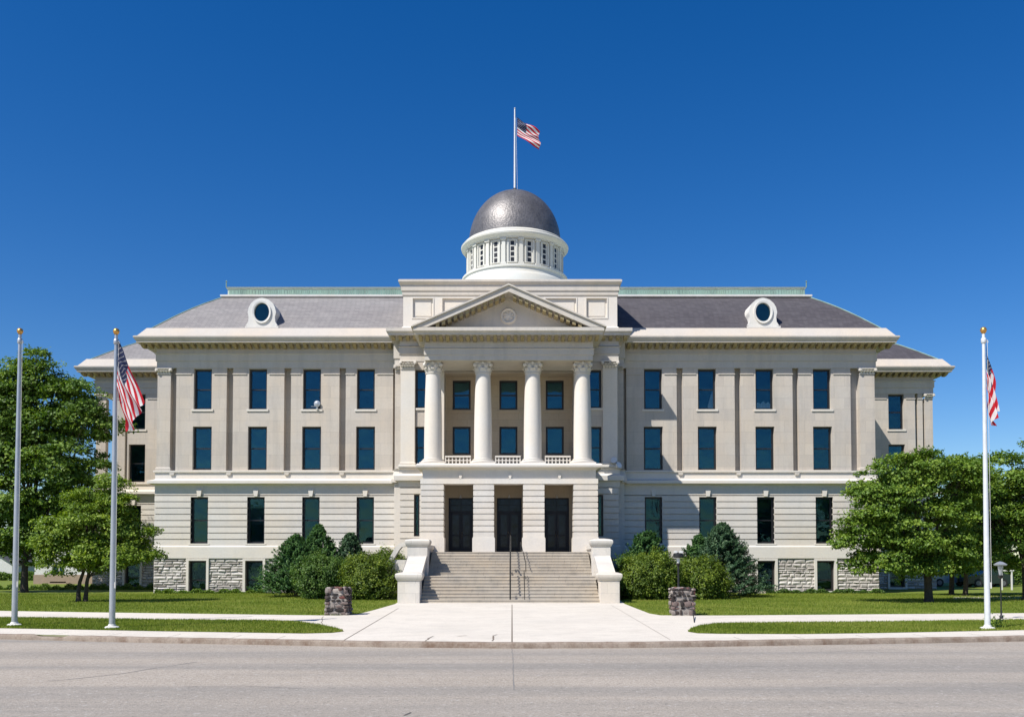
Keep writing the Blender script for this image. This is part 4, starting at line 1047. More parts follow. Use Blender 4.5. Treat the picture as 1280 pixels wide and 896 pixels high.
def flag(Y, c, label, amp, waves, base, group=None, pinch=0, sk=0):
    """c: four corners in (x,z) hoist-top, fly-top, fly-bottom, hoist-bottom"""
    nu, nv = 170, 104; A,B,C_,D = [np.array(q) for q in c]
    vs = []
    for j in range(nv+1):
        v = j/nv
        for i in range(nu+1):
            u = i/nu
            p = (A*(1-u)+B*u)*(1-v)+(D*(1-u)+C_*u)*v
            ph = waves*(v*1.0+u*.35)*2*pi+sk; e = u**.7
            dy = amp*e*sin(ph)+amp*.5*e*sin(ph*1.9+1+3*u)
            p = p+e*np.array((amp*.45*cos(ph*1.05+u*2), amp*.30*sin(ph*1.3+4*u)))
            vs.append((p[0], Y+dy, p[1]))
    m = MB(); fs = []; mi = []
    stars = []
    for r in range(9):
        for q in range(6 if r % 2 == 0 else 5):
            stars.append(((.0633*.526*(1+2*q) if r%2==0 else .0633*.526*(2+2*q)), .054*(r+1)))
    for j in range(nv):
        for i in range(nu):
            u, v = (i+.5)/nu, (j+.5)/nv; k = 0 if int(v*13) % 2 == 0 else 1
            if u < .4 and v < 7/13:
                k = 2
                for su, sv in stars:
                    dx_, dy_ = (u-su)*1.9, v-sv; rr_ = math.hypot(dx_,dy_)
                    if rr_ < .019:
                        an = math.atan2(dx_,-dy_) % (2*pi/5)-pi/5
                        if rr_ < .0075/(max(.3,cos(pi/5-abs(an))**3)*.75+.0) *(.75+.9*abs(an)): k = 1
            a = j*(nu+1)+i; fs.append((a,a+1,a+nu+2,a+nu+1)); mi.append(k)
    m.v = vs; m.t = [.5]*len(vs); m.f = fs; m.m = mi
    o = m.build('flag', [M['f_red'],M['f_white'],M['f_blue']], smooth=80); tag(o, label, 'flag', group); return rebase(o, base)
x,y,xt,zt = P2; q = lambda px,py: (X(px,y,py),Z(py,y))
flag(y-.02, [q(147.6,424),q(181,502),(q(160.5,543)),q(146.5,486)], 'drooping red and white striped flag with dark star field on the left flagpole', .13, 2.1, (x,y-.02,zt-1.5), 'american flags')
x,y,xt,zt = P3_; q = lambda px,py: (X(px,y,py),Z(py,y))
flag(y-.02, [q(1232.5,430),q(1244,507),(q(1241.5,535)),q(1233,486)], 'limp narrow red, white and blue flag on the right flagpole', .13, 2.6, (x,y,zt-1.5), 'american flags', sk=1)
q = lambda px,py: (X(px,YD,py),Z(py,YD))
flag(YD-.02, [q(646.5,147),q(674,165),(q(675,188)),q(646.5,170)], 'small striped flag flying above the dome', .17, 1.3, (xd,YD,zft-2), 'american flags', sk=2)

# ------------------------------------------------------------------ stone pillars, lamps
def rubble_pillar(px, py, wpx, label, seed, h):
    x, y = G(px, py); s = y/1150; w_ = wpx*s; r = random.Random(seed)
    t = thing('stone_pillar', (x,y+w_/2,0), label, 'stone pillar', 'low rubble stone pillars beside the path'); cy = y+w_/2
    core = MB(); core.box(x-w_/2+.07,x+w_/2-.07,cy-w_/2+.07,cy+w_/2-.07,0,h-.07); core.build('mortar_core', M['mortar'], t)
    m = MB(); z = 0
    def rock(cx_, cy_, cz_, sx, sy, sz, tone):
        bmv = []; 
        for i in range(6):
            th_ = pi*i/5
            for j in range(8):
                ph = 2*pi*j/8; e = .7
                f_ = lambda c: math.copysign(abs(c)**e, c)
                bmv.append((cx_+sx/2*f_(sin(th_))*f_(cos(ph))*r.uniform(.88,1.08), cy_+sy/2*f_(sin(th_))*f_(sin(ph))*r.uniform(.88,1.08), cz_+sz/2*f_(cos(th_))*r.uniform(.88,1.05)))
        fs = [(i*8+j,(i+1)*8+j,(i+1)*8+(j+1)%8,i*8+(j+1)%8) for i in range(5) for j in range(8)]
        m.add(bmv, fs, tone)
    while z < h-.05:
        hh = r.choice((.08,.12,.15,.21)); hh = min(hh, h-z+.02)
        for side in range(4):
            u = -w_/2
            while u < w_/2-.03:
                ww = r.uniform(.08,.42)*(1.0 if hh > .1 else .7); ww = min(ww, w_/2-u)
                if ww < .06: break
                d = .16; c_ = u+ww/2; off = w_/2-d/2+r.uniform(-.05,.04)
                tn = r.choice((.02,.05,.1,.2,.3,.48,.7,.85,1.)) if z > h*.5 else r.choice((.1,.3,.65,.7,.8,.85))
                if side == 0: rock(x+c_, cy-off, z+hh/2, ww*r.uniform(.85,1.1), d, hh*r.uniform(.8,1.25), tn)
                elif side == 1: rock(x+off, cy+c_, z+hh/2, d, ww, hh, tn)
                elif side == 2: rock(x+c_, cy+off, z+hh/2, ww, d, hh, tn)
                else: rock(x-off, cy+c_, z+hh/2, d, ww, hh, tn)
                u += ww
        z += hh
    for i in range(26):
        rock(x+r.uniform(-.42,.42)*w_, cy+r.uniform(-.42,.42)*w_, h-.02+r.uniform(-.02,.03), r.uniform(.14,.28), r.uniform(.14,.28), .12, r.choice((.1,.4,.5,.55,.8,.95)))
    m.build('rubble_facing', M['rubble'], t, smooth=35)
    return x, cy, w_
rubble_pillar(420.5, 768.8, 30, 'squat dark rubble stone pillar on the lawn left of the stairs', 4, 1.0)
x8, y8, w8 = rubble_pillar(855.5, 769.2, 30, 'squat rubble stone pillar with reddish stones in front of the black lamp', 9, 1.0)
tmp = G(866,771); m = MB(); m.tube([(tmp[0],tmp[1]-.05,.16),(G(868,778)[0],G(868,778)[1],.0)],.018,6); o = m.build('iron_stake', M['metal_black']); tag(o, 'thin dark iron rod leaning at the foot of the right stone pillar', 'rod'); rebase(o,(tmp[0],tmp[1],0))
def lamp(px, Y, ztop, label, kind=0):
    x = X(px, Y, 710); t = thing('lamp_post', (x,Y,0), label, 'lamp post')
    m = MB(); m.lathe(x,Y,[(.11,0),(.11,.1),(.06,.16),(.045,.3),(.038,ztop-.55)] if kind == 0 else [(.06,0),(.06,.1),(.03,.14),(.022,.3),(.02,ztop-.55)],14); m.build('post', M['metal_black'], t, smooth=40)
    m = MB(); m.lathe(x,Y,[(.05,ztop-.56),(.09,ztop-.5),(.09,ztop-.44),(.001,ztop-.43)],14); m.build('collar', M['metal_black'], t, smooth=40)
    m = MB(); m.lathe(x,Y,[(.05,ztop-.44),(.10,ztop-.12),(.001,ztop-.11)],8); m.build('lantern_glass', M['clouded'] if kind == 0 else M['alu'], t)
    m = MB()
    if kind == 0: m.lathe(x,Y,[(.20,ztop-.22),(.215,ztop-.2),(.215,ztop-.08),(.17,ztop-.04),(.10,ztop-.02),(.001,ztop)],18)
    else: m.lathe(x,Y,[(.001,ztop-.12),(.21,ztop-.1),(.23,ztop-.06),(.1,ztop+.02),(.001,ztop+.05)],4,a0=pi/4,a1=pi/4+2*pi)
    m.build('lamp_cap', M['metal_black'] if kind == 0 else M['alu'], t, smooth=30)
    if kind == 0:
        m = MB(); 
        for j in range(4): a = j*pi/2+.4; m.box(x+.15*cos(a)-.05,x+.15*cos(a)+.05,Y+.15*sin(a)-.05,Y+.15*sin(a)+.05,ztop-.03,ztop+.06)
        m.build('lamp_shield', M['clouded'], t)
lamp(848, G(0,764)[1], Z(690,G(0,764)[1]), 'black lamp post with lantern rising behind the right stone pillar')
lamp(1250.5, G(0,773)[1], Z(703,G(0,773)[1]), 'slim dark lamp post with pale square cap beside the white flagpole', 1)

# ------------------------------------------------------------------ vegetation
def leaf_mesh(name, C, Nn, S, tone, mat, parent, asp=.62, org=(0,0,0)):
    """C centres, Nn normals, S sizes -> folded leaf quads"""
    n = len(C); rnd = NR.normal(size=(n,3)); T = np.cross(Nn, rnd); T /= np.linalg.norm(T,axis=1)[:,None]+1e-9
    B = np.cross(Nn, T); B /= np.linalg.norm(B,axis=1)[:,None]+1e-9
    s = S[:,None]; V = np.empty((n,4,3))
    V[:,0] = C-T*s*.5; V[:,1] = C+B*s*.5*asp+Nn*s*.06; V[:,2] = C+T*s*.5-Nn*s*.12; V[:,3] = C-B*s*.5*asp+Nn*s*.06
    V = V.reshape(-1,3)-np.array(org)
    me = bpy.data.meshes.new(name); me.vertices.add(4*n); me.vertices.foreach_set('co', V.ravel())
    me.loops.add(4*n); me.loops.foreach_set('vertex_index', np.arange(4*n)); me.polygons.add(n)
    me.polygons.foreach_set('loop_start', np.arange(0,4*n,4)); me.polygons.foreach_set('loop_total', np.full(n,4))
    at = me.attributes.new('tone','FLOAT','POINT'); at.data.foreach_set('value', np.repeat(np.clip(tone,0,1),4))
    me.materials.append(mat); me.update(calc_edges=True); me.validate()
    o = bpy.data.objects.new(name, me); COL.objects.link(o)
    if parent: o.parent = parent
    return o
def unit(a): return a/(np.linalg.norm(a,axis=-1,keepdims=True)+1e-9)

def broad_tree(px, py, envs, label, mat, seed, tufts=260, lpt=110, leaf=.16, tuft_r=.55, trunk_r=.2, group=None, multi=1, name='tree', depth=.85, fork=None, shell=.45, droop=.1):
    """envs: ellipses (px,py,rx,ry,dY) in picture units, converted to metres at the tree's distance"""
    global NR
    NR = np.random.RandomState(seed); r = random.Random(seed)
    bx, by = G(px, py); s = by/1150
    t = thing(name, (bx,by,0), label, 'tree', group)
    E = []
    for ex, ey, rx, ry, dy in envs: E.append((np.array((X(ex,by,ey), by+dy, Z(ey,by))), np.array((rx*s, rx*s*depth, ry*s))))
    vol = np.array([e[1].prod()**(2/3) for e in E]); pr_ = vol/vol.sum(); size = np.sqrt(sum(e[1][0]*e[1][2] for e in E))
    sub = []; nsub = max(10, int(tufts/7)); tries = 0
    while len(sub) < nsub and tries < nsub*40:
        tries += 1; k = NR.choice(len(E), p=pr_); d = unit(NR.normal(size=3)); rad = (shell+(1-shell)*NR.rand())
        p = E[k][0]+E[k][1]*d*rad*.86
        if any((((p-c2)/(r2*.7))**2).sum() < 1 for j,(c2,r2) in enumerate(E) if j != k) and NR.rand() < .8: continue
        if p[2] < 1.2: continue
        rs_ = size*(.07+.08*NR.rand()); sub.append((p, np.array((rs_*1.2, rs_*1.2, rs_*.8)), d))
    cs = []; ns = []
    for i_ in range(tufts):
        p0, rr0, dd0 = sub[NR.randint(len(sub))]; d = unit(NR.normal(size=3)+dd0*.6+np.array((0,0,.35)))
        cs.append(p0+rr0*d*(.75+.35*NR.rand())); ns.append(unit(d*.7+dd0*.5))
    cs = np.array(cs); ns = np.array(ns)
    # leaves: flat layered tufts
    m_ = len(cs); tr_ = tuft_r*(.55+.9*NR.rand(m_)); ttone = NR.rand(m_)
    idx = np.repeat(np.arange(m_), (lpt*(.6+.8*NR.rand(m_))).astype(int)); n = len(idx)
    ang = NR.rand(n)*2*pi; rr_ = np.sqrt(NR.rand(n))
    out = ns[idx]; hz = np.stack([cos_(ang)*rr_, sin_(ang)*rr_, np.zeros(n)],1)
    off = hz*tr_[idx][:,None]
    off[:,2] = NR.normal(size=n)*.17*tr_[idx]-droop*(rr_**2)*tr_[idx]+.35*(hz*out).sum(1)*(-.35)*tr_[idx]
    C = cs[idx]+off
    Nn = unit(NR.normal(size=(n,3))*.62+np.array((0,0,1.))*.75+out*.55)
    tone = .5+(ttone[idx]-.5)*.35+NR.normal(size=n)*.17
    S_ = leaf*(.65+.7*NR.rand(n))
    leaf_mesh('crown', C, Nn, S_, tone, mat, t, org=(bx,by,0))
    # wood
    m = MB(); top = max(c[2] for c in cs); lowc = min(e[0][2]-e[1][2]*.6 for e in E)
    cen = np.mean([e[0] for e in E], axis=0)
    fz = fork or max(1.0, lowc)
    trunks = []
    for q_ in range(multi):
        ox = (q_-(multi-1)/2)*trunk_r*2.6
        base = np.array((bx+ox, by+r.uniform(-.1,.1), -.05)); f_ = np.array((bx+ox*1.25+(cen[0]-bx)*.06, by, fz))
        pts = [base, base+np.array((0,0,.25)), base*.5+f_*.5+np.array((r.uniform(-.06,.06),0,0)), f_, f_*.6+cen*.4, cen+np.array((r.uniform(-.3,.3),0,(top-cen[2])*.45))]
        m.tube(pts, [trunk_r*1.35,trunk_r*1.05,trunk_r*.92,trunk_r*.8,trunk_r*.5,trunk_r*.16], 10); trunks.append((f_, f_*.6+cen*.4, pts[-1]))
    tk = m.build('trunk', M['bark'], t, smooth=60)
    m = MB(); sel = NR.permutation(m_)[:min(m_, 120)]
    limbs = []
    for e in E:
        f_, mid_, tp = r.choice(trunks); u = r.random(); st_ = f_+(mid_-f_)*u
        en = e[0]+np.array((r.uniform(-.3,.3),r.uniform(-.3,.3),-.1)); md = st_*.45+en*.55+np.array((0,0,-.25*abs(en[0]-st_[0])*.3+.1)); 
        m.tube([st_, md, en], [trunk_r*.42,trunk_r*.28,trunk_r*.12], 7); limbs.append((st_,md,en))
    for i in sel:
        c_ = cs[i]; b_ = min(limbs, key=lambda L_: np.linalg.norm(L_[2]-c_)); st_ = b_[1]*.4+b_[2]*.6 if r.random() < .6 else b_[1]
        md = st_*.5+c_*.5+np.array((r.uniform(-.15,.15),r.uniform(-.15,.15),.12)); m.tube([st_, md, c_], [trunk_r*.13,trunk_r*.08,.012], 5, cap=False)
    m.build('limbs', M['bark'], t, smooth=60)
    return t
cos_, sin_ = np.cos, np.sin

big = [(42,470,22,30,0),(66,478,20,32,.3),(95,505,34,34,-.3),(20,500,34,36,.3),(60,535,62,46,0),(116,530,26,34,0),(5,555,50,50,.3),(70,590,66,50,0),(15,620,60,50,0),(98,612,44,46,.4),(-45,560,50,75,.3),(45,668,48,30,0),(-50,650,50,50,0),(-20,505,34,40,0),(108,655,32,26,0)]
broad_tree(30, 740.2, big, 'large dark green tree rising behind the two left flagpoles', M['leaf_dark'], 38, tufts=1500, lpt=75, leaf=.21, tuft_r=.70, trunk_r=.24, group='trees around the courthouse', fork=1.7, shell=.12, depth=.6)
sm = [(118,615,20,22,0),(122,638,38,28,0),(150,662,42,32,.2),(92,668,42,30,-.2),(125,690,58,28,0),(78,700,30,18,0),(172,692,26,26,0),(108,650,38,34,-.4),(135,606,14,14,0),(160,640,24,22,0)]
broad_tree(102.5, 752, sm, 'small bright green tree with a forked trunk before the left wing', M['leaf_light'], 32, tufts=640, lpt=95, leaf=.125, tuft_r=.45, trunk_r=.11, group='trees around the courthouse', multi=2, fork=1.0, shell=.25)
rt = [(1135,588,48,26,0),(1175,610,50,44,.3),(1110,630,50,34,-.3),(1085,662,44,34,0),(1145,660,55,44,-.4),(1185,665,40,40,.2),(1072,690,24,18,0),(1115,695,48,22,-.3),(1165,700,45,20,0),(1200,600,28,26,0),(1098,612,30,22,0)]
broad_tree(1161, 752.5, rt, 'spreading bright green tree with one short trunk in front of the right wing', M['leaf_mid'], 33, tufts=900, lpt=95, leaf=.145, tuft_r=.52, trunk_r=.20, group='trees around the courthouse', fork=1.7)
rt2 = [(1255,600,40,30,0),(1240,590,30,24,.2),(1275,588,36,26,0),(1228,640,30,36,.3),(1275,635,50,45,0),(1235,650,32,40,.3),(1305,600,50,50,0),(1250,690,36,26,0),(1300,690,45,30,0),(1225,615,24,26,0)]
broad_tree(1283, 750, rt2, 'dark green tree partly behind the white flagpole at the right edge', M['leaf_mid'], 34, tufts=620, lpt=90, leaf=.155, tuft_r=.55, trunk_r=.18, group='trees around the courthouse', fork=1.9)
rt3 = [(1200,605,36,36,0),(1225,592,34,26,0),(1215,650,38,44,0),(1190,690,34,24,0),(1225,695,30,18,0),(1235,620,26,30,0)]
broad_tree(1207, 744.5, rt3, 'shaded tree with a slim trunk behind the spreading right tree', M['leaf_dark'], 35, tufts=260, lpt=100, leaf=.2, tuft_r=.8, trunk_r=.14, group='trees around the courthouse', fork=2.0)
broad_tree(1189, 743.5, [(1180,700,22,14,0),(1196,690,22,18,0),(1185,670,24,22,0)], 'thin young tree between the two right-hand trees', M['leaf_dark'], 36, tufts=80, lpt=90, leaf=.18, tuft_r=.6, trunk_r=.15, group='trees around the courthouse', fork=2.0)

def round_bush(px, py, rx, ry, Y, label, mat, seed, leaf=.10, n=26000, depth=.85):
    """shaggy rounded shrub: sprays of leaves standing out of an uneven dome"""
    global NR
    NR = np.random.RandomState(seed); cx_ = X(px, Y, py); s = Y/1150; R = np.array((rx*s, rx*s*depth, ry*s)); cz = max(R[2]*.62, Z(py, Y))
    t = thing('round_shrub', (cx_,Y,0), label, 'shrub', 'rounded shrubs by the stairs')
    c0 = np.array((cx_,Y,cz)); nt_ = int(n/95); d = unit(NR.normal(size=(nt_,3))); ph = NR.rand(6)*6
    bulge = 1+.10*np.sin(d[:,0]*5+ph[0])*np.sin(d[:,2]*4+ph[1])+.07*np.sin(d[:,0]*11+ph[2]+d[:,2]*7)+.05*NR.normal(size=nt_)
    base = c0+d*R*(bulge*.86)[:,None]; ax = unit(d*1.0+np.array((0,0,.75))+NR.normal(size=(nt_,3))*.35); ln = .16+.24*NR.rand(nt_)
    idx = np.repeat(np.arange(nt_), 80); m1 = len(idx); u = NR.rand(m1)
    wdt = (.05+.16*np.sin(u*2.6))[:,None]
    C = base[idx]+ax[idx]*((u-.35)*ln[idx]*1.5)[:,None]+NR.normal(size=(m1,3))*wdt*.62
    N1 = unit(ax[idx]*.5+d[idx]*.4+NR.normal(size=(m1,3))*.6+np.array((0,0,.35)))
    tn = .42+(u-.5)*.30+NR.normal(size=m1)*.15+((NR.rand(nt_)-.5)*.35)[idx]
    m2 = n//5; dc = unit(NR.normal(size=(m2,3))); C2 = c0+dc*R*(.5+.25*NR.rand(m2))[:,None]
    C = np.vstack([C,C2]); Nn = np.vstack([N1,unit(dc+NR.normal(size=(m2,3))*.6)]); tn = np.concatenate([tn, .3+.1*NR.normal(size=m2)])
    k = C[:,2] > .03; C, Nn, tn = C[k], Nn[k], tn[k]
    leaf_mesh('foliage', C, Nn, leaf*(.55+.8*NR.rand(len(C))), tn, mat, t, .6, org=(cx_,Y,0))
    m = MB()
    for i in range(9):
        a = 2*pi*i/9; m.tube([(cx_+.08*cos(a),Y+.08*sin(a),-.03),(cx_+R[0]*.3*cos(a),Y+R[1]*.3*sin(a),cz*.6),(cx_+R[0]*.62*cos(a),Y+R[1]*.62*sin(a),cz+R[2]*.2)], [.035,.025,.01], 6)
    m.build('stems', M['bark'], t, smooth=60)
def conifer(px, pt, w, Y, label, mat, seed, leaf=.13, n=26000, pw=.8, lean=0):
    """cone shaped evergreen with upswept sprays"""
    global NR
    NR = np.random.RandomState(seed); r = random.Random(seed); x = X(px,Y,720); H = Z(pt,Y); s = Y/1150; Rm = w*s/2
    t = thing('evergreen_shrub', (x,Y,0), label, 'evergreen shrub', 'evergreens by the stairs')
    nb = max(240, n//60); hh = NR.rand(nb)**1.1*.95; az = NR.rand(nb)*2*pi
    Rr = Rm*np.minimum((1-hh)**pw, .35+1.0*(1-hh))*(.70+.42*NR.rand(nb)*(1+.25*np.sin(az*3+seed)))+.04
    per = n//nb; idx = np.repeat(np.arange(nb), per); m_ = len(idx); u = .25+.75*NR.rand(m_)**.75
    rise = .45+.75*NR.rand(nb); ln = np.minimum(1.,Rr)
    rad = Rr[idx]*.35+Rr[idx]*.72*u; wd_ = .20*np.sin(np.minimum(1,(1.05-u)*1.6)*1.57)*(.5+.5*np.minimum(1.2,Rr[idx])); spread = NR.normal(size=m_)*wd_*.42
    A = az[idx]; zz = hh[idx]*H+.10+(u-.3)*rise[idx]*ln[idx]*.75+NR.normal(size=m_)*.04
    C = np.stack([x+rad*np.cos(A)-spread*np.sin(A)+lean*zz, Y+rad*np.sin(A)+spread*np.cos(A), zz],1)
    out = np.stack([np.cos(A),np.sin(A),np.full(m_,.2)],1)
    Nn = unit(NR.normal(size=(m_,3))*.45+np.array((0,0,.85))+out*.5)
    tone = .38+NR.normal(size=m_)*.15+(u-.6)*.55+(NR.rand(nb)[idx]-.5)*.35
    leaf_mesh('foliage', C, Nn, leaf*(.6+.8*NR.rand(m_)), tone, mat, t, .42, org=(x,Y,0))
    m = MB(); m.tube([(x,Y,-.03),(x+lean*H*.5,Y,H*.5),(x+lean*H,Y,H*.95)], [.11,.07,.015], 8)
    for i in range(26):
        h_ = .06+.85*i/26; a = i*2.4; R_ = Rm*(1-h_)**pw*.7; m.tube([(x+lean*h_*H,Y,h_*H),(x+lean*h_*H+R_*cos(a),Y+R_*sin(a),h_*H+.1)], [.03,.008], 5)
    m.build('trunk', M['bark'], t, smooth=60)
def irregular(px, py, envs, label, mat, seed, **kw):
    return broad_tree(px, py, envs, label, mat, seed, **kw)
# left group
conifer(370, 668, 100, 53.5, 'broad green evergreen left of the stairs, leftmost of its group', M['leaf_conifer_green'], 41, n=42000, pw=.98)
conifer(398, 655, 92, 55., 'tallest green evergreen behind the left round shrubs', M['leaf_conifer_green'], 42, n=42000, pw=.98)
conifer(438, 667, 60, 55.2, 'blue-grey narrow evergreen just left of the stairs', M['leaf_conifer'], 43, n=28000, pw=.72)
round_bush(404, 724, 36, 29, 50.2, 'low round green shrub between the evergreens and the left stone pillar', M['leaf_shrub'], 44, n=34000)
round_bush(464, 726, 38, 33, 49.3, 'yellow-green round shrub against the left stair wall', M['leaf_olive'], 45, n=38000)
round_bush(487, 708, 22, 18, 51.0, 'small upper yellow-green shrub tucked behind the left stair wall', M['leaf_olive'], 46, n=15000)
# right group
conifer(808, 665, 84, 55.0, 'loose green evergreen just right of the stairs', M['leaf_conifer_green'], 51, n=32000, pw=.72)
conifer(874, 668, 84, 55.2, 'mid-green evergreen behind the black lamp post', M['leaf_conifer_green'], 54, n=32000, pw=.98)
conifer(903, 653, 112, 53.2, 'big blue-green evergreen right of the black lamp post', M['leaf_conifer'], 52, n=52000, pw=.98)
round_bush(812, 726, 44, 34, 49.6, 'wide yellow-green round shrub against the right stair wall', M['leaf_olive'], 53, n=42000)
round_bush(873, 729, 38, 31, 50., 'round yellow-green shrub right of the black lamp post', M['leaf_olive'], 55, n=34000)
round_bush(784, 718, 15, 22, 52., 'small dark shrub behind the right stair pedestal', M['leaf_shrub'], 56, n=11000)
# bits of low planting along the foundation
def strip_plants(x0, x1, Y, h, n, seed, name, mat, kindlabel, thick=.35):
    rs = np.random.RandomState(seed); global NR; NR = rs
    C = np.stack([x0+(x1-x0)*rs.rand(n), Y+thick*(rs.rand(n)-.5), 0*rs.rand(n)],1); hh = h*(.5+.5*np.sin(C[:,0]*2.1)*np.sin(C[:,0]*5.3+1)+.25*rs.rand(n)); hh = np.clip(hh,.03,h); C[:,2] = .02+hh*rs.rand(n)
    Nn = unit(rs.normal(size=(n,3))+np.array((0,-.3,.6))); o = leaf_mesh(name, C, Nn, .09*(.5+rs.rand(n)), .5+rs.normal(size=n)*.2, M[mat], None)
    return tag(o, kind='stuff', label=kindlabel, cat='plants')
strip_plants(X(195,YM)+.2, X(335,YM), YM-.35, .28, 6500, 61, 'foundation_weeds', 'leaf_mid', 'low weeds and grass growing along the left foundation wall')
strip_plants(X(955,YM), X(1100,YM), YM-.35, .3, 6500, 62, 'foundation_weeds', 'leaf_shrub', 'low weeds and grass growing along the right foundation wall')
strip_plants(X(-30,64), X(190,64), 66.5, .45, 12000, 63, 'low_planting', 'leaf_dark', 'low dark ground cover before the left background buildings')
# little plant at the white flagpole foot
NR = np.random.RandomState(8); c0 = G(1243.5, 784.5); n_ = 260
C = np.stack([c0[0]+NR.normal(size=n_)*.13, c0[1]+NR.normal(size=n_)*.1, np.abs(NR.normal(size=n_))*.16+.02],1)
o = leaf_mesh('weed', C, unit(NR.normal(size=(n_,3))+np.array((0,-.4,.6))), np.full(n_,.07), .6+NR.normal(size=n_)*.2, M['leaf_mid'], None)
tag(o, 'small leafy weed growing at the foot of the white flagpole', 'plant'); rebase(o, (c0[0],c0[1],0))

# grass blades
def inside(P, poly):
    x, y = P[:,0], P[:,1]; c = np.zeros(len(P), bool); n = len(poly); j = n-1
    for i in range(n):
        xi, yi = poly[i]; xj, yj = poly[j]
        with np.errstate(divide='ignore', invalid='ignore'):
            cc = ((yi > y) != (yj > y)) & (x < (xj-xi)*(y-yi)/(yj-yi+1e-12)+xi)
        c ^= cc; j = i
    return c
def blades(polys, dens, h, seed, bbox, excl=None, z=.01, name='grass'):
    rs = np.random.RandomState(seed); x0,x1,y0,y1 = bbox; n = int((x1-x0)*(y1-y0)*dens)
    P = np.stack([x0+(x1-x0)*rs.rand(n), y0+(y1-y0)*rs.rand(n)],1)
    k = np.zeros(n, bool)
    for pl in polys: k |= inside(P, pl)
    if excl:
        for pl in excl: k &= ~inside(P, pl)
    P = P[k]; n = len(P); a = rs.rand(n)*2*pi; hh = h*(.5+.9*rs.rand(n)); wd = .007+.008*rs.rand(n)
    pn = np.sin(P[:,0]*1.3+np.sin(P[:,1]*.9)*2)*np.sin(P[:,1]*1.7+P[:,0]*.35)
    V = np.empty((n,3,3)); ca, sa = np.cos(a), np.sin(a)
    V[:,0] = np.stack([P[:,0]-ca*wd,P[:,1]-sa*wd,np.full(n,z-.005)],1); V[:,1] = np.stack([P[:,0]+ca*wd,P[:,1]+sa*wd,np.full(n,z-.005)],1)
    V[:,2] = np.stack([P[:,0]-sa*hh*.7*(rs.rand(n)),P[:,1]+ca*hh*.7*(rs.rand(n)-.3),z+hh],1)
    me = bpy.data.meshes.new(name); me.vertices.add(3*n); me.vertices.foreach_set('co', V.ravel()); me.loops.add(3*n); me.loops.foreach_set('vertex_index', np.arange(3*n)); me.polygons.add(n)
    me.polygons.foreach_set('loop_start', np.arange(0,3*n,3)); me.polygons.foreach_set('loop_total', np.full(n,3))
    pq = np.sin(P[:,0]*.45+np.sin(P[:,1]*.6+1)*1.5)*np.sin(P[:,1]*.5+P[:,0]*.13+2)
    tone = np.clip(.50+.10*pn+.16*pq+rs.normal(size=n)*.17+(rs.rand(n)>.96)*.4,0,1)
    at = me.attributes.new('tone','FLOAT','POINT'); at.data.foreach_set('value', np.repeat(tone,3)); me.materials.append(M['blade']); me.update(calc_edges=True)
    o = bpy.data.objects.new(name, me); COL.objects.link(o); return tag(o, kind='stuff')
blades([GL, GR], 900, .055, 5, (-22,22,23.5,33), z=.014)
lawnL = [G(-60,764)]+[G(*p) for p in back[2:10]]+[(X(500,50),50),(X(500,58),58.5),(-40,58.5),(-40,38)]
lawnR = [G(*p) for p in backr[2:9]]+[G(1340,765),(40,38),(40,58.5),(X(780,58),58.5),(X(780,50),50)]
blades([lawnL, lawnR], 200, .06, 6, (-36,36,33,58.5), z=.002)

# ------------------------------------------------------------------ background
def low_house(name, x0, x1, y, h, depth, label, wins, mat='siding', gable=False, base=True):
    t = thing(name, ((x0+x1)/2,y,0), label, 'building')
    m = MB(); hs_ = [(a,b,c,d) for a,b,c,d in wins]; m.wall(x0,x1,0,h,y,y+.3,hs_); m.box(x0,x1,y+.301,y+depth,0,h)
    if gable: xm2 = (x0+x1)/2; m.prism([(x0,h+.002),(x1,h+.002),(xm2,h+(x1-x0)*.3)], y+.05, y+depth)
    m.build('wall', M[mat], t)
    m = MB()
    if gable:
        xm2 = (x0+x1)/2; hh = (x1-x0)*.3
        for s_ in (-1,1):
            m.prism([(xm2,h+hh+.02),(xm2,h+hh+.17),(xm2+s_*((x1-x0)/2+.35),h-.18),(xm2+s_*((x1-x0)/2+.35),h-.33)], y-.3, y+depth+.3)
    else: m.stack(x0,x1,y,y+depth,[(.25,h+.003),(.25,h+.2),(-1.5,h+.9)])
    m.build('roof', M['roof_dark'], t)
    for a,b,c,d in wins:
        f = MB(); f.box(a,a+.08,y+.1,y+.18,c,d); f.box(b-.08,b,y+.1,y+.18,c,d); f.box(a+.08,b-.08,y+.1,y+.18,c,c+.08); f.box(a+.08,b-.08,y+.1,y+.18,d-.08,d); f.box((a+b)/2-.03,(a+b)/2+.03,y+.11,y+.17,c+.08,d-.08)
        w_ = f.build('window', M['white'], t); g = MB(); g.box(a+.08,b-.08,y+.15,y+.155,c+.08,d-.08); g.build('pane', M['blind_teal'], w_); g = MB(); g.box(a-.15,b+.15,y-.08,y+.1,c-.12,c-.003); g.build('sill', M['white'], w_)
    if base: m = MB(); m.box(x0-.05,x1+.05,y-.08,y-.002,0,.85); m.build('brick_base', M['brick'], t)
    return t
yb_ = 84; low_house('annex', X(43,yb_,720), X(121,yb_,720), yb_, 3.6, 10, 'low pale annex with a dark window behind the left trees', [(X(65,yb_,720),X(81,yb_,720),Z(726.5,yb_),Z(706,yb_))])
yb_ = 120; low_house('gabled_shed', X(-22,yb_,720), X(15,yb_,720), yb_, 1.9, 8, 'small pale gabled shed at the far left edge', [(X(-8,yb_,720),X(-2,yb_,720),.7,1.5)], gable=True, base=False)
yb_ = 135; low_house('gabled_house', X(24,yb_,720), X(46,yb_,720), yb_, 2.3, 8, 'small grey gabled house far behind the left flagpoles', [(X(33,yb_,720),X(37,yb_,720),.8,1.7)], mat='stone_plain', gable=True, base=False)
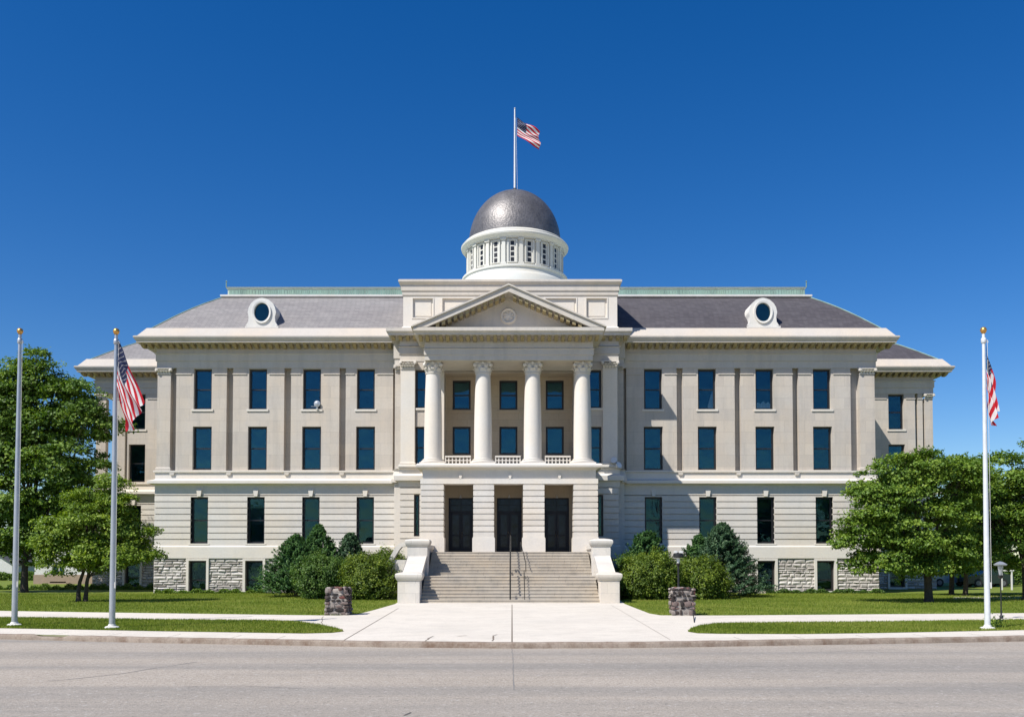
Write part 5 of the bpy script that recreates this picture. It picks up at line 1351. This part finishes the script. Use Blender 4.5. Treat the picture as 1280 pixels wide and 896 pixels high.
yb_ = 110; low_house('far_house', X(1185,yb_,720), X(1232,yb_,720), yb_, 2.6, 8, 'pale house glimpsed under the trees on the right', [(X(1196,yb_,720),X(1202,yb_,720),1.0,1.9),(X(1216,yb_,720),X(1222,yb_,720),1.0,1.9)], gable=True, base=False)
# parked cars
def car(px, Y, length, label, mat, rzz=0):
    x = X(px, Y, 735); t = thing('parked_car', (x,Y,0), label, 'car', 'cars parked right of the courthouse', 0)
    L2 = length/2; prof_ = [(-L2,.35),(-L2,.75),(-L2+.15,.85),(-L2+1.0,.95),(-L2+1.65,1.38),(L2-1.35,1.42),(L2-.65,1.0),(L2-.1,.92),(L2,.7),(L2,.35)]
    m = MB(); n = len(prof_)
    for ya_, yb2, sc in ((Y-.85,Y+.85,1),): m.prism([(x+a,b) for a,b in prof_], ya_, yb2)
    m.build('body', mat, t, bevel=.06)
    m = MB(); wprof = [(-L2+1.15,.96),(-L2+1.7,1.32),(L2-1.4,1.35),(L2-.85,1.0)]
    m.prism([(x+a,b) for a,b in wprof], Y-.858, Y+.858); m.build('side_windows', M['glass_low'], t)
    for dx_ in (-L2+.8, L2-.8):
        for yy in (Y-.86,Y+.66):
            m = MB(); m.tube([(x+dx_,yy,.33),(x+dx_,yy+.2,.33)], .33, 20); wh = m.build('wheel', M['tyre'], t, smooth=40)
            m = MB(); m.tube([(x+dx_,yy-.012,.33),(x+dx_,yy+.21,.33)], .19, 16); m.build('rim', M['rim'], wh, smooth=40)
    for s_ in (-1,1): m = MB(); m.box(x+s_*L2-.03,x+s_*L2+.03,Y-.75,Y-.45,.62,.76); m.build('headlight' if s_ < 0 else 'tail_light', M['clouded'] if s_ < 0 else M['f_red'], t)
car(1187, 76, 2.6+1.4, 'pale blue-grey car parked behind the right-hand tree trunks', M['car_pale'])
car(1232, 74, 3.6, 'dark car parked beyond the white flagpole at right', M['car_dark'])
# garden gate frame
gx0, gx1, gy = X(1252,66,735), X(1266,66,735), 66
t = thing('garden_arch', ((gx0+gx1)/2,gy,0), 'small white garden arch to the right of the white flagpole', 'garden arch')
m = MB(); m.box(gx0,gx0+.09,gy,gy+.09,0,1.35); m.box(gx1-.09,gx1,gy,gy+.09,0,1.35); m.build('posts', M['white'], t)
m = MB(); m.box(gx0-.1,gx1+.1,gy-.03,gy+.12,1.352,1.44); m.build('lintel', M['white'], t)
# far trees and hedges
def hedge(x0, x1, Y, h, label, seed, n=9000, mat='leaf_dark', dep=1.2):
    global NR
    NR = np.random.RandomState(seed); C = np.stack([x0+(x1-x0)*NR.rand(n), Y+dep*(NR.rand(n)-.5), h*NR.rand(n)**.8],1); C[:,2] *= (.85+.15*np.sin(C[:,0]*1.7+seed))
    Nn = unit(NR.normal(size=(n,3))+np.array((0,-.5,.6))); t = leaf_mesh('hedge', C, Nn, .2*(.6+.7*NR.rand(n)), .45+NR.normal(size=n)*.2, M[mat], None)
    tag(t, label, 'hedge'); return rebase(t, ((x0+x1)/2,Y,0))
hedge(X(1212,80,730), X(1300,80,730), 80, 2.0, 'dark clipped hedge behind the parked cars at right', 71)
hedge(X(-60,100,730), X(45,100,730), 100, 1.0, 'low dark hedge in front of the left far houses', 72, 8000)
def far_tree(px, Y, h, w_, label, seed, mat='leaf_dark'):
    x = X(px,Y,700); s = 1150/Y; pyb = 702+2*s
    E_ = [(px,pyb-h*s*.62,w_*s*.5,h*s*.36,0),(px-w_*s*.25,pyb-h*s*.5,w_*s*.3,h*s*.25,0),(px+w_*s*.25,pyb-h*s*.52,w_*s*.3,h*s*.27,0)]
    broad_tree(px, pyb, E_, label, M[mat], seed, tufts=90, lpt=90, leaf=.3, tuft_r=1.1, trunk_r=.2, group='distant trees')
far_tree(-15, 150, 8, 8, 'distant round tree above the gabled shed on the left', 81)
far_tree(1195, 130, 9, 11, 'distant tree above the pale house under the right trees', 82, 'leaf_mid')
far_tree(1262, 120, 8, 10, 'distant tree seen past the white garden arch', 83, 'leaf_mid')
# distant tree line, a single far mass
NR = np.random.RandomState(90); n = 60000
xx = (NR.rand(n)-.5)*1400; yy = 420+60*NR.rand(n); hg = 7+3*np.sin(xx*.021)+2*np.sin(xx*.09+1)+1.2*np.sin(xx*.31)
C = np.stack([xx,yy,hg*NR.rand(n)**.8],1)
o = leaf_mesh('distant_woods', C, unit(NR.normal(size=(n,3))+np.array((0,-.6,.6))), 1.6*(.6+.8*NR.rand(n)), .45+NR.normal(size=n)*.2, M['leaf_dark'], None)
tag(o, kind='stuff')
